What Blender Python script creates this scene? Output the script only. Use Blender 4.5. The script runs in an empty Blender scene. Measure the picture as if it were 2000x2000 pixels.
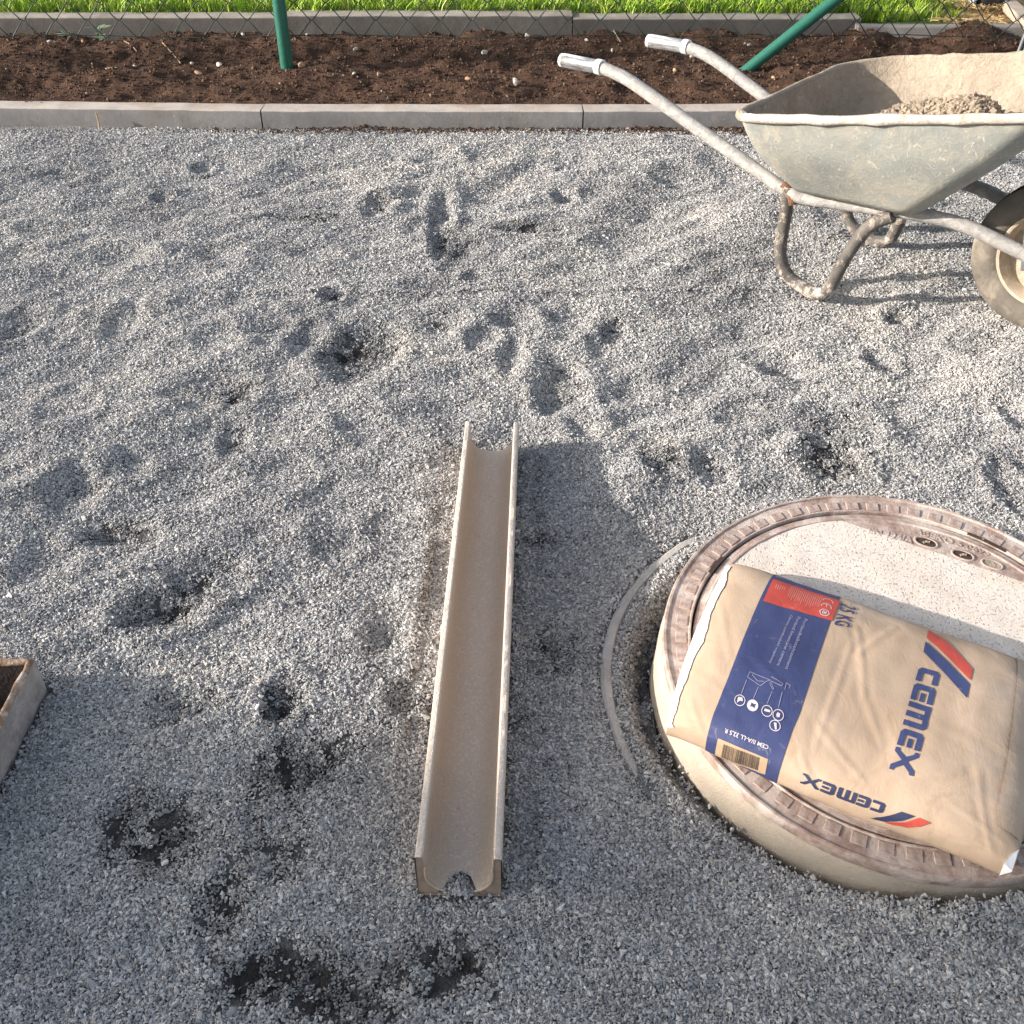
import bpy, bmesh, math, random
import numpy as np
from mathutils import Vector, Matrix, noise as mnoise

rnd = random.Random(7)
rng = np.random.default_rng(11)
S = bpy.context.scene
COL = S.collection
R = math.radians

# ------------------------------------------------------------------ camera, sky, sun, exposure
CAM_H = 1.18
PITCH = math.atan(1524 / 2000)
FOC = 2000.0                       # focal length in photo pixels (photo is 2000 px square)
cam_d = bpy.data.cameras.new('camera')
cam_d.sensor_width = 36; cam_d.sensor_height = 36; cam_d.lens = 36
cam_d.clip_start = 0.02; cam_d.clip_end = 500
cam = bpy.data.objects.new('camera', cam_d); COL.objects.link(cam)
cam.location = (0, 0, CAM_H)
cam.rotation_euler = (math.pi / 2 - PITCH, 0, 0)
S.camera = cam

SUN_EL = R(18.0)
SUN_AZ = math.atan2(0.13, 0.98)    # the light travels towards +X and a little +Y
travel = Vector((math.cos(SUN_EL) * math.cos(SUN_AZ), math.cos(SUN_EL) * math.sin(SUN_AZ), -math.sin(SUN_EL)))
W = bpy.data.worlds.new('World'); S.world = W; W.use_nodes = True
wn = W.node_tree
sky = wn.nodes.new('ShaderNodeTexSky'); sky.sky_type = 'NISHITA'; sky.sun_disc = False
sky.sun_elevation = SUN_EL
sky.sun_rotation = math.atan2(-travel.x, -travel.y)
sky.air_density = 1.0; sky.dust_density = 3.0; sky.ozone_density = 1.0
hz_ = wn.nodes.new('ShaderNodeHueSaturation'); hz_.inputs['Saturation'].default_value = 0.62      # a hazy, milky sky
wn.links.new(sky.outputs['Color'], hz_.inputs['Color']); wn.links.new(hz_.outputs['Color'], wn.nodes['Background'].inputs['Color'])
wn.nodes['Background'].inputs['Strength'].default_value = 0.15
sd = bpy.data.lights.new('sun', 'SUN'); sd.energy = 4.7; sd.angle = R(0.7); sd.color = (1.0, 0.905, 0.81)
sun = bpy.data.objects.new('sun', sd); COL.objects.link(sun)
sun.location = (-6, -1, 4)
sun.rotation_euler = travel.to_track_quat('-Z', 'Y').to_euler()
S.view_settings.view_transform = 'Standard'; S.view_settings.look = 'None'
S.view_settings.gamma = 1; S.view_settings.use_curve_mapping = False
S.view_settings.exposure = 0.95

# ------------------------------------------------------------------ picking points of the place
def ray(px, py):
    u = (px - 1000) / FOC; v = (py - 1000) / FOC
    return u, math.cos(PITCH) - v * math.sin(PITCH), -math.sin(PITCH) - v * math.cos(PITCH)
def at_z(px, py, z=0.0):
    u, dy, dz = ray(px, py); t = (z - CAM_H) / dz
    return Vector((u * t, dy * t, z))
def at_y(px, py, Y):
    u, dy, dz = ray(px, py); t = Y / dy
    return Vector((u * t, Y, CAM_H + dz * t))

# ------------------------------------------------------------------ object helpers
def tag(o, label=None, cat=None, group=None, kind=None):
    if label: o['label'] = label
    if cat: o['category'] = cat
    if group: o['group'] = group
    if kind: o['kind'] = kind
    return o
def link(o, parent=None):
    COL.objects.link(o)
    if parent is not None: o.parent = parent
    return o
def empty(name, loc=(0, 0, 0), rz=0.0):
    o = bpy.data.objects.new(name, None); o.location = loc; o.rotation_euler = (0, 0, rz)
    o.empty_display_size = 0.1
    return link(o)
def mesh_obj(name, verts, faces, mats, parent=None, smooth=False, fmat=None, sharp=None):
    me = bpy.data.meshes.new(name)
    me.from_pydata([tuple(v) for v in verts], [], faces)
    if not isinstance(mats, (list, tuple)): mats = [mats]
    for m in mats: me.materials.append(m)
    if smooth: me.polygons.foreach_set('use_smooth', [True] * len(me.polygons))
    if fmat is not None: me.polygons.foreach_set('material_index', fmat)
    me.update()
    if sharp is not None: me.set_sharp_from_angle(angle=R(sharp))
    return link(bpy.data.objects.new(name, me), parent)
def bm_obj(name, bm, mats, parent=None, smooth=False, sharp=None):
    me = bpy.data.meshes.new(name)
    bmesh.ops.recalc_face_normals(bm, faces=bm.faces)
    bm.to_mesh(me); bm.free()
    if not isinstance(mats, (list, tuple)): mats = [mats]
    for m in mats: me.materials.append(m)
    if smooth: me.polygons.foreach_set('use_smooth', [True] * len(me.polygons))
    me.update()
    if sharp is not None: me.set_sharp_from_angle(angle=R(sharp))
    return link(bpy.data.objects.new(name, me), parent)
def box_bm(x0, x1, y0, y1, z0, z1, bev=0.0, seg=2, bm=None):
    own = bm is None
    bm = bm or bmesh.new()
    r = bmesh.ops.create_cube(bm, size=1)
    for v in r['verts']:
        v.co = Vector((x0 + (v.co.x + .5) * (x1 - x0), y0 + (v.co.y + .5) * (y1 - y0), z0 + (v.co.z + .5) * (z1 - z0)))
    if bev:
        es = list({e for v in r['verts'] for e in v.link_edges})
        bmesh.ops.bevel(bm, geom=es, offset=bev, segments=seg, affect='EDGES', profile=.5)
    return bm
def catmull(pts, n=8, closed=False):
    P = [Vector(p) for p in pts]; out = []
    m = len(P)
    rngs = range(m) if closed else range(m - 1)
    for i in rngs:
        if closed:
            p0, p1, p2, p3 = P[i - 1], P[i], P[(i + 1) % m], P[(i + 2) % m]
        else:
            p1, p2 = P[i], P[i + 1]
            p0 = P[i - 1] if i > 0 else p1 - (p2 - p1)
            p3 = P[i + 2] if i + 2 < m else p2 + (p2 - p1)
        for k in range(n):
            t = k / n
            out.append(.5 * ((2 * p1) + (p2 - p0) * t + (2 * p0 - 5 * p1 + 4 * p2 - p3) * t * t + (3 * p1 - p0 - 3 * p2 + p3) * t ** 3))
    if not closed: out.append(P[-1])
    return out
def fillet(pts, r, n=7):
    """a polyline whose inner corners are rounded by arcs of about radius r, like bent tube"""
    P = [Vector(p) for p in pts]; out = [P[0]]
    for i in range(1, len(P) - 1):
        a, b, c = P[i - 1], P[i], P[i + 1]
        d = min(r, (a - b).length * .48, (c - b).length * .48)
        p, q = b + (a - b).normalized() * d, b + (c - b).normalized() * d
        for k in range(n + 1):
            t = k / n
            out.append((1 - t) ** 2 * p + 2 * t * (1 - t) * b + t * t * q)
    out.append(P[-1])
    return out
def tube_data(path, rad, sides=12, closed=False, caps=True, lump=0.0, seed=0):
    P = [Vector(p) for p in path]; m = len(P)
    vs, fs = [], []
    T = []
    for i in range(m):
        a = P[i - 1] if (i > 0 or closed) else P[i]
        b = P[(i + 1) % m] if (i < m - 1 or closed) else P[i]
        T.append((b - a).normalized())
    n = T[0].orthogonal().normalized()
    for i in range(m):
        n = (n - T[i] * n.dot(T[i])).normalized()
        b = T[i].cross(n)
        r = rad(i / (m - 1)) if callable(rad) else rad
        for k in range(sides):
            a = 2 * math.pi * k / sides
            d = n * math.cos(a) + b * math.sin(a)
            q = P[i] + d * r
            if lump: q += d * lump * mnoise.noise(q * 60 + Vector((seed, 0, 0)))
            vs.append(q)
    for i in range(m if closed else m - 1):
        j = (i + 1) % m
        for k in range(sides):
            l = (k + 1) % sides
            fs.append((i * sides + k, i * sides + l, j * sides + l, j * sides + k))
    if caps and not closed:
        fs.append(tuple(range(sides))[::-1]); fs.append(tuple((m - 1) * sides + k for k in range(sides)))
    return vs, fs
def tube(name, path, rad, mats, parent=None, **k):
    vs, fs = tube_data(path, rad, **k)
    return mesh_obj(name, vs, fs, mats, parent, smooth=True, sharp=50)
def lathe_data(profile, n, axis='z', closed=False):
    """profile of (r, h); returns rings round z"""
    vs, fs = [], []
    m = len(profile)
    for i in range(n):
        a = 2 * math.pi * i / n
        for r, h in profile: vs.append(Vector((r * math.cos(a), r * math.sin(a), h)))
    for i in range(n):
        j = (i + 1) % n
        for k in range(m if closed else m - 1):
            l = (k + 1) % m
            fs.append((i * m + k, j * m + k, j * m + l, i * m + l))
    return vs, fs

# ------------------------------------------------------------------ materials
def lin(c): return tuple(c) + (1.0,)
class NT:
    def __init__(s, name, rough=.8, spec=.3, metal=0.0):
        s.m = bpy.data.materials.new(name); s.m.use_nodes = True
        s.t = s.m.node_tree; s.b = s.t.nodes['Principled BSDF']
        s.b.inputs['Roughness'].default_value = rough
        s.b.inputs['Metallic'].default_value = metal
        s.b.inputs['Specular IOR Level'].default_value = spec
        s.tc = s.t.nodes.new('ShaderNodeTexCoord')
        s.co = s.tc.outputs['Object']
    def n(s, t): return s.t.nodes.new(t)
    def l(s, a, b): s.t.links.new(a, b)
    def noise(s, scale, detail=4, rough=.55, dist=0.0, stretch=None):
        x = s.n('ShaderNodeTexNoise'); x.inputs['Scale'].default_value = scale
        x.inputs['Detail'].default_value = detail; x.inputs['Roughness'].default_value = rough
        x.inputs['Distortion'].default_value = dist
        src = s.co
        if stretch:
            mp = s.n('ShaderNodeMapping'); mp.inputs['Scale'].default_value = stretch; s.l(s.co, mp.inputs['Vector']); src = mp.outputs['Vector']
        s.l(src, x.inputs['Vector']); return x.outputs['Fac']
    def voro(s, scale, out='Distance', feat='F1'):
        x = s.n('ShaderNodeTexVoronoi'); x.inputs['Scale'].default_value = scale; x.feature = feat
        s.l(s.co, x.inputs['Vector']); return x.outputs[out]
    def ramp(s, fac, stops):
        x = s.n('ShaderNodeValToRGB'); e = x.color_ramp.elements
        while len(e) < len(stops): e.new(.5)
        for el, (p, c) in zip(e, stops):
            el.position = p; el.color = lin(c) if isinstance(c, (tuple, list)) else (c, c, c, 1)
        s.l(fac, x.inputs['Fac']); return x.outputs['Color']
    def mix(s, fac, a, b, mode='MIX'):
        x = s.n('ShaderNodeMix'); x.data_type = 'RGBA'; x.blend_type = mode
        for v, i in ((fac, 0), (a, 6), (b, 7)):
            if hasattr(v, 'is_linked'): s.l(v, x.inputs[i])
            elif i == 0: x.inputs[0].default_value = v
            else: x.inputs[i].default_value = lin(v)
        return x.outputs[2]
    def math(s, op, a, b):
        x = s.n('ShaderNodeMath'); x.operation = op
        for v, i in ((a, 0), (b, 1)):
            if hasattr(v, 'is_linked'): s.l(v, x.inputs[i])
            else: x.inputs[i].default_value = v
        return x.outputs[0]
    def attr(s, name):
        x = s.n('ShaderNodeAttribute'); x.attribute_name = name; return x.outputs['Fac']
    def col(s, c):
        if hasattr(c, 'is_linked'): s.l(c, s.b.inputs['Base Color'])
        else: s.b.inputs['Base Color'].default_value = lin(c)
    def bump(s, h, dist=.002, strength=1.0, prev=None):
        x = s.n('ShaderNodeBump'); x.inputs['Distance'].default_value = dist; x.inputs['Strength'].default_value = strength
        s.l(h, x.inputs['Height'])
        if prev: s.l(prev, x.inputs['Normal'])
        s.l(x.outputs['Normal'], s.b.inputs['Normal']); return x.outputs['Normal']
    def roughn(s, v): s.l(v, s.b.inputs['Roughness'])

def simple(name, c, rough=.7, spec=.3, metal=0.0, var=.25, scale=30, bump=0.0, bscale=150):
    t = NT(name, rough, spec, metal)
    lo = tuple(x * (1 - var) for x in c); hi = tuple(min(1, x * (1 + var)) for x in c)
    t.col(t.ramp(t.noise(scale), [(.3, lo), (.7, hi)]))
    if bump: t.bump(t.noise(bscale, 3), bump)
    return t.m

# loose chippings: each stone keeps a grey of its own
t = NT('grey_chipping', .82, .25)
oi = t.n('ShaderNodeObjectInfo')
geo_ = t.n('ShaderNodeNewGeometry'); keep_co = t.co; t.co = geo_.outputs['Position']
dusty = t.ramp(t.noise(3.2, 5, .6), [(.36, (.80, .80, .81)), (.5, (1.0, 1.0, 1.0)), (.66, (1.16, 1.13, 1.08))]); t.co = keep_co
tone = t.math('FRACT', t.math('ADD', t.attr('tone'), oi.outputs['Random']), 0.0)
t.col(t.mix(1.0, t.mix(t.ramp(t.noise(500, 2), [(.35, .0), (.7, .4)]),
            t.ramp(tone, [(0, (.14, .14, .142)), (.2, (.26, .26, .26)), (.5, (.365, .363, .36)), (.80, (.455, .45, .443)), (.95, (.58, .57, .555)), (.97, (.40, .335, .27)), (1, (.30, .29, .28))]),
            (.36, .36, .36)), dusty, 'MULTIPLY'))
wet = t.n('ShaderNodeAttribute'); wet.attribute_type = 'INSTANCER'; wet.attribute_name = 'damp'
lk = t.b.inputs['Base Color'].links[0]; src_ = lk.from_socket
t.col(t.mix(t.math('MULTIPLY', wet.outputs['Fac'], .62), src_, (.03, .029, .03)))
M_CHIP = t.m
# the bed below the loose chippings
t = NT('chipping_bed', .9, .2)
cells = t.n('ShaderNodeTexVoronoi'); cells.inputs['Scale'].default_value = 270; t.l(t.co, cells.inputs['Vector'])
grey = t.mix(.55, t.ramp(cells.outputs['Color'], [(.1, (.06, .062, .064)), (.5, (.17, .172, .175)), (.9, (.32, .32, .318))]), (.17, .172, .175))
dark = t.ramp(t.noise(60, 5), [(.3, (.013, .012, .012)), (.7, (.044, .040, .038))])
t.col(t.mix(t.attr('dirt'), grey, dark))
t.bump(t.math('MULTIPLY', cells.outputs['Distance'], -1.0), .004, .9)
M_BED = t.m
# brown planting soil
t = NT('brown_soil', .95, .1)
c = t.ramp(t.noise(14, 6, .65), [(.3, (.042, .025, .018)), (.55, (.095, .056, .039)), (.75, (.165, .102, .070))])
t.col(c); t.bump(t.noise(110, 6, .7), .012)
M_SOIL = t.m
t = NT('soil_crumb', .95, .1)
oi = t.n('ShaderNodeObjectInfo')
t.col(t.ramp(oi.outputs['Random'], [(0, (.035, .022, .016)), (.4, (.10, .061, .042)), (.8, (.18, .112, .077)), (.96, (.21, .135, .09)), (.99, (.30, .22, .16)), (1, (.38, .33, .28))]))
t.bump(t.noise(200, 3), .003); M_CRUMB = t.m
# concrete of kerbs
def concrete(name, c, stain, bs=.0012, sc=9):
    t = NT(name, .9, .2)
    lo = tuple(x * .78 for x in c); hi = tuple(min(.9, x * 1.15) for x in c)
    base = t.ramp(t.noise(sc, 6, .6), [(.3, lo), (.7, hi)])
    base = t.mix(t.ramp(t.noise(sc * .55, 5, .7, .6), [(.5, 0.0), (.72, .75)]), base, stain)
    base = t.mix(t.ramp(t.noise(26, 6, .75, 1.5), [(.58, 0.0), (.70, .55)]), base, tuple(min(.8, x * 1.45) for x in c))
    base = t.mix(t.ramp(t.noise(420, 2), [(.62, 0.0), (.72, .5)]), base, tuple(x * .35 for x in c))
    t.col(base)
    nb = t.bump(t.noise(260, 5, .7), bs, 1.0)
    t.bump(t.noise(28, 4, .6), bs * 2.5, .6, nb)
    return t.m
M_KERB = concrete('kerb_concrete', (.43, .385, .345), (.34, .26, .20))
M_KERBFRONT = concrete('shaded_kerb_concrete', (.235, .228, .225), (.20, .165, .13))  # kerb fronts coloured darker than the tops, as the sun only grazes them
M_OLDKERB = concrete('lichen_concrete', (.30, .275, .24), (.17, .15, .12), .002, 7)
M_OLDFRONT = concrete('shaded_edging_concrete', (.125, .115, .107), (.075, .066, .055), .002, 5)  # shade of the edging fronts put into their colour
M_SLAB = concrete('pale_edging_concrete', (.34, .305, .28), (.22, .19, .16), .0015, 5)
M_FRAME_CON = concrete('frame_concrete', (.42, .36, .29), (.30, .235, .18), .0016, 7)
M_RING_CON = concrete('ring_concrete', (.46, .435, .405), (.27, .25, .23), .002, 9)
# lid infill: pale, pitted
t = NT('pitted_lid_concrete', .9, .25)
base = t.ramp(t.noise(11, 6, .65, .4), [(.3, (.56, .49, .43)), (.7, (.71, .65, .59))])
base = t.mix(t.ramp(t.noise(5, 5, .6), [(.5, 0.0), (.68, .75)]), base, (.60, .49, .38))
pit = t.ramp(t.noise(260, 2, .5), [(.29, .6), (.36, 0.0)])
base = t.mix(pit, base, (.20, .185, .17))
t.col(base)
nb = t.bump(t.ramp(t.noise(260, 2, .5), [(.28, 0.0), (.42, 1.0)]), .0016, 1.0)
t.bump(t.noise(330, 4, .7), .0012, .8, nb)
M_LID = t.m
# rusty cast iron under cement dust
t = NT('dusty_cast_iron', .78, .3)
iron = t.ramp(t.noise(55, 6, .65), [(.3, (.20, .135, .112)), (.55, (.34, .255, .218)), (.75, (.47, .39, .345))])
dust = t.ramp(t.noise(11, 6, .7, .8), [(.46, 0.0), (.62, .8)])
t.col(t.mix(dust, iron, (.55, .48, .43)))
nb = t.bump(t.noise(240, 5, .7), .0012)
t.bump(t.noise(40, 4), .002, .6, nb)
M_IRON = t.m
t = NT('rusty_cast_iron', .75, .3)
t.col(t.ramp(t.noise(70, 6, .65), [(.3, (.22, .155, .13)), (.5, (.35, .27, .235)), (.72, (.48, .405, .365))]))
t.bump(t.noise(260, 4, .7), .001); M_STUD = t.m
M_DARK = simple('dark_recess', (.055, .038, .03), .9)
# polymer concrete of the drain channel
t = NT('tan_polymer_concrete', .62, .35)
base = t.ramp(t.noise(9, 6, .6, stretch=(1, .35, 1)), [(.3, (.42, .34, .275)), (.7, (.56, .47, .39))])
base = t.mix(t.ramp(t.noise(240, 2, .5), [(.54, 0.0), (.62, .75)]), base, (.66, .58, .50))
base = t.mix(t.ramp(t.noise(180, 2, .5, stretch=(1, 1, 1.3)), [(.26, .75), (.33, 0.0)]), base, (.13, .095, .07))
base = t.mix(t.ramp(t.noise(16, 5, .7, 1.0), [(.60, 0.0), (.72, .6)]), base, (.22, .165, .12))
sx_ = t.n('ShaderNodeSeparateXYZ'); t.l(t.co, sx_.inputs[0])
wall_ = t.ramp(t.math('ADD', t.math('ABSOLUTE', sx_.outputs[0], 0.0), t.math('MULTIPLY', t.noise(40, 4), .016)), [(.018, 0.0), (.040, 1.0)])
wall_shade_ = t.math('MULTIPLY', wall_, t.math('LESS_THAN', sx_.outputs[2], .074))
base = t.mix(t.math('MULTIPLY', wall_shade_, .55), t.mix(.4, base, (.62, .56, .50)), (.40, .29, .19))  # painted shading: walls darker, floor paler where it sees more sky
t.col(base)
t.roughn(t.ramp(t.noise(200, 3), [(.3, .45), (.7, .8)]))
nb = t.bump(t.noise(300, 4, .6), .0014)
t.bump(t.noise(70, 5, .7), .003, .6, nb)
M_CHANNEL = t.m
# kraft paper
t = NT('kraft_paper', .68, .3)
base = t.ramp(t.noise(5.5, 5, .6, .5), [(.3, (.37, .270, .190)), (.7, (.46, .352, .260))])
base = t.mix(t.ramp(t.noise(7, 5, .65, .8), [(.55, 0.0), (.75, .5)]), base, (.52, .43, .36))
base = t.mix(t.ramp(t.noise(14, 5, .7, 1.2), [(.58, 0.0), (.72, .45)]), base, (.30, .20, .12))
t.col(base)
nb = t.bump(t.noise(16, 5, .6, 1.6), .003, .35)
t.bump(t.noise(420, 3, .6, stretch=(1, .15, 1)), .0004, .6, nb)
M_KRAFT = t.m
M_WHITEPAPER = simple('white_paper', (.72, .72, .74), .75, var=.06, scale=40, bump=.0006)
def ink(name, c, d):
    t = NT(name, .55, .35)
    base = t.ramp(t.noise(12, 5, .7), [(.3, tuple(x * .88 for x in c)), (.7, tuple(x * 1.12 for x in c))])
    t.col(t.mix(t.ramp(t.noise(24, 5, .75, 2.0), [(.60, 0.0), (.76, d)]), base, (.55, .48, .44)))
    t.bump(t.noise(16, 5, .6, 1.6), .004, .4); return t.m
M_BLUE = ink('blue_ink', (.040, .052, .135), .3)
M_NAVY = ink('navy_ink', (.030, .036, .085), .15)
M_RED = ink('red_ink', (.42, .062, .045), .35)
M_PALEINK = simple('pale_ink', (.52, .48, .50), .6, var=.12)
M_FAINT = simple('faint_pale_ink', (.28, .27, .38), .6, var=.2, scale=200)
M_REDPALE = simple('pale_red_ink', (.60, .24, .20), .6, var=.15, scale=200)
M_BAR = simple('bar_ink', (.10, .075, .06), .6, var=.3)
M_TAN = simple('bare_kraft', (.40, .285, .185), .68, var=.08)
# wheelbarrow
t = NT('scuffed_green_grey_paint', .62, .35)
base = t.ramp(t.noise(6, 6, .65, .5), [(.3, (.235, .25, .235)), (.7, (.34, .355, .33))])
base = t.mix(t.ramp(t.noise(9, 6, .7, 1.0), [(.44, 0.0), (.62, .8)]), base, (.42, .395, .335))
base = t.mix(t.ramp(t.noise(60, 5, .7, 2.5, stretch=(1, 1, .35)), [(.58, 0.0), (.66, .85)]), base, (.60, .56, .47))
base = t.mix(t.ramp(t.noise(22, 3, .6, .3, stretch=(1, 1, .06)), [(.62, 0.0), (.70, .6)]), base, (.50, .47, .385))
base = t.mix(t.ramp(t.noise(90, 4, .7, .5), [(.24, .7), (.31, 0.0)]), base, (.10, .10, .09))
t.col(base); t.bump(t.noise(120, 5, .7), .0012); M_TRAY = t.m
t = NT('dried_mortar', .95, .1)
base = t.ramp(t.noise(9, 6, .65), [(.3, (.31, .26, .205)), (.7, (.43, .37, .295))])
base = t.mix(t.ramp(t.noise(45, 5, .7), [(.56, 0.0), (.70, .5)]), base, (.27, .225, .175))
t.col(base)
nb = t.bump(t.noise(55, 6, .7, .8), .009, 1.0); t.bump(t.noise(300, 4, .6), .0015, 1.0, nb)
M_MORTAR = t.m
t = NT('white_mortar_crust', .92, .15)
t.col(t.ramp(t.noise(38, 6, .7), [(.3, (.30, .25, .20)), (.48, (.50, .445, .39)), (.75, (.60, .56, .52))]))
t.bump(t.noise(160, 5, .7), .003); M_CRUST = t.m
t = NT('mortar_splashed_tube', .6, .4)
steel = t.ramp(t.noise(30, 5, .6), [(.3, (.20, .195, .19)), (.7, (.32, .31, .30))])
spl = t.ramp(t.noise(34, 6, .75, .8), [(.40, 0.0), (.66, .9)])
t.col(t.mix(spl, steel, t.ramp(t.noise(90, 4), [(.3, (.40, .375, .345)), (.7, (.54, .515, .485))])))
t.bump(spl, .0012); M_TUBE = t.m
t = NT('dark_worn_tube', .65, .4)
steel = t.ramp(t.noise(24, 5, .6), [(.3, (.055, .05, .047)), (.7, (.13, .12, .11))])
spl = t.ramp(t.noise(34, 6, .75, .8), [(.5, 0.0), (.62, .9)])
sz_ = t.n('ShaderNodeSeparateXYZ'); t.l(t.co, sz_.inputs[0])
foot = t.ramp(t.math('SUBTRACT', t.noise(45, 5, .7), t.math('MULTIPLY', sz_.outputs[2], 3.6)), [(.12, 0.0), (.24, .95)])
t.col(t.mix(foot, t.mix(spl, steel, (.42, .36, .30)), t.ramp(t.noise(120, 4), [(.3, (.38, .33, .28)), (.7, (.60, .55, .50))]))); t.bump(spl, .0015); M_LEG = t.m
t = NT('clear_grip', .22, .6, .55)
t.col(t.ramp(t.noise(20, 4, .6, stretch=(1, 1, 4)), [(.35, (.16, .16, .17)), (.65, (.55, .55, .56))])); M_GRIP = t.m
M_GRIPWHITE = simple('white_plastic', (.74, .74, .74), .4, .5, var=.08)
M_RUST = simple('rusty_weld', (.20, .10, .055), .85, var=.4, scale=120, bump=.001)
t = NT('dusty_rubber', .85, .25)
rub = t.ramp(t.noise(20, 5, .6), [(.3, (.10, .09, .078)), (.7, (.19, .168, .14))])
t.col(t.mix(t.ramp(t.noise(16, 5, .7, .6), [(.5, 0.0), (.68, .7)]), rub, (.30, .265, .215))); t.bump(t.noise(150, 4), .0008); M_RUBBER = t.m
t = NT('black_tread', .8, .3)
t.col(t.ramp(t.noise(30, 4), [(.3, (.022, .021, .021)), (.7, (.05, .048, .045))])); M_TREAD = t.m
M_RIM = simple('sandy_wheel_rim', (.46, .38, .29), .85, var=.2, scale=60, bump=.0015, bscale=200)
M_STAY = simple('grey_flat_steel', (.15, .16, .175), .45, .5, .3, var=.15)
t = NT('damp_sand', .97, .1)
t.col(t.ramp(t.noise(60, 5, .6), [(.3, (.34, .275, .21)), (.7, (.49, .41, .32))])); t.bump(t.noise(140, 5, .7), .0025); M_SAND = t.m
# fence
M_GREEN = NT('green_coated_steel', .38, .5)
M_GREEN.col(M_GREEN.mix(M_GREEN.ramp(M_GREEN.noise(70, 5, .7), [(.60, 0.0), (.72, .45)]), (.014, .115, .080), (.09, .11, .085)))
M_GREEN.bump(M_GREEN.noise(60, 3), .0008); M_GREEN = M_GREEN.m
M_WIRE = simple('dark_green_wire', (.022, .035, .028), .5, .4)
# lawn
t = NT('lawn_earth', .95, .1)
t.col(t.mix(t.attr('straw'), t.ramp(t.noise(25, 5), [(.3, (.035, .06, .012)), (.7, (.07, .12, .022))]), t.ramp(t.noise(40, 5), [(.3, (.24, .16, .075)), (.7, (.42, .31, .16))])))
t.bump(t.noise(80, 5), .01); M_LAWN = t.m
t = NT('grass_blade', .5, .35)
oi = t.n('ShaderNodeObjectInfo')
t.col(t.ramp(oi.outputs['Random'], [(0, (.13, .24, .02)), (.5, (.25, .40, .035)), (.85, (.36, .50, .06)), (1, (.52, .54, .16))]))
t.b.inputs['Subsurface Weight'].default_value = 0.0
M_GRASS = t.m
t = NT('straw_stalk', .6, .3)
oi = t.n('ShaderNodeObjectInfo')
t.col(t.ramp(oi.outputs['Random'], [(0, (.30, .19, .08)), (.5, (.52, .38, .18)), (1, (.66, .54, .31))])); M_STRAW = t.m
# rusty steel box
t = NT('cement_stained_steel', .85, .25)
base = t.ramp(t.noise(40, 6, .7), [(.3, (.20, .18, .175)), (.7, (.40, .37, .355))])
t.col(t.mix(t.ramp(t.noise(120, 5, .7), [(.62, 0.0), (.72, .7)]), base, (.10, .09, .085))); t.bump(t.noise(120, 5, .7), .0025); M_BOX = t.m
t = NT('rusty_edge', .85, .25)
t.col(t.ramp(t.noise(45, 6, .7), [(.32, (.17, .095, .055)), (.5, (.27, .175, .115)), (.62, (.46, .39, .34))])); t.bump(t.noise(150, 4), .002); M_BOXRIM = t.m
M_BOXIN = simple('shaded_rusty_inside', (.045, .032, .028), .9, var=.4, scale=40, bump=.002)  # rusty steel, coloured near black for the shade inside the box
M_BOXFLOOR = simple('mortar_floor', (.22, .195, .165), .95, var=.25, scale=40, bump=.003)
M_PLASTER = simple('house_render', (.62, .58, .50), .9, var=.06, scale=6, bump=.002)
M_TILE = simple('roof_tile', (.22, .09, .06), .8, var=.3)
M_POT = simple('black_plastic', (.02, .02, .022), .5, .4)
M_POTRIM = simple('grey_plastic', (.32, .33, .36), .5)
M_WOOD = simple('bleached_board', (.46, .38, .31), .85, var=.15, scale=18, bump=.001)
M_PEBBLE = simple('pale_pebble', (.46, .42, .38), .8, var=.2, scale=60)
M_TANPEB = simple('tan_pebble', (.40, .26, .16), .85, var=.25, scale=60)
M_TWIG = simple('dry_twig', (.24, .17, .11), .85, var=.3, scale=60)
M_WEED = simple('grey_green_leaf', (.17, .23, .14), .6, var=.25, scale=60)

# ------------------------------------------------------------------ lie of the land
KX, KY, KR = 0.5746, 1.0715, 0.352         # the manhole: centre and radius
RX, RY = .612, 1.102                       # the larger ring round it
def base_h(y):
    y = np.asarray(y, float)
    return .09 * .12 * np.logaddexp(0, (y - 1.75) / .12)
def on_ground(px, py, it=12):
    z = 0.0
    for _ in range(it):
        p = at_z(px, py, z); z = .5 * z + .5 * float(base_h(p.y))
    return at_z(px, py, z)
waves = []
for lo, hi, amp, k in ((.40, .9, .0055, 14), (.16, .36, .0030, 26), (.06, .14, .0019, 40)):
    for _ in range(k):
        wl = rng.uniform(lo, hi); a = rng.uniform(0, math.pi) if rng.random() < .5 else rng.normal(2.15, .35)
        waves.append((2 * math.pi / wl * math.cos(a), 2 * math.pi / wl * math.sin(a), rng.uniform(0, 6.28), amp * math.sqrt(2.0 / k)))
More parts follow.
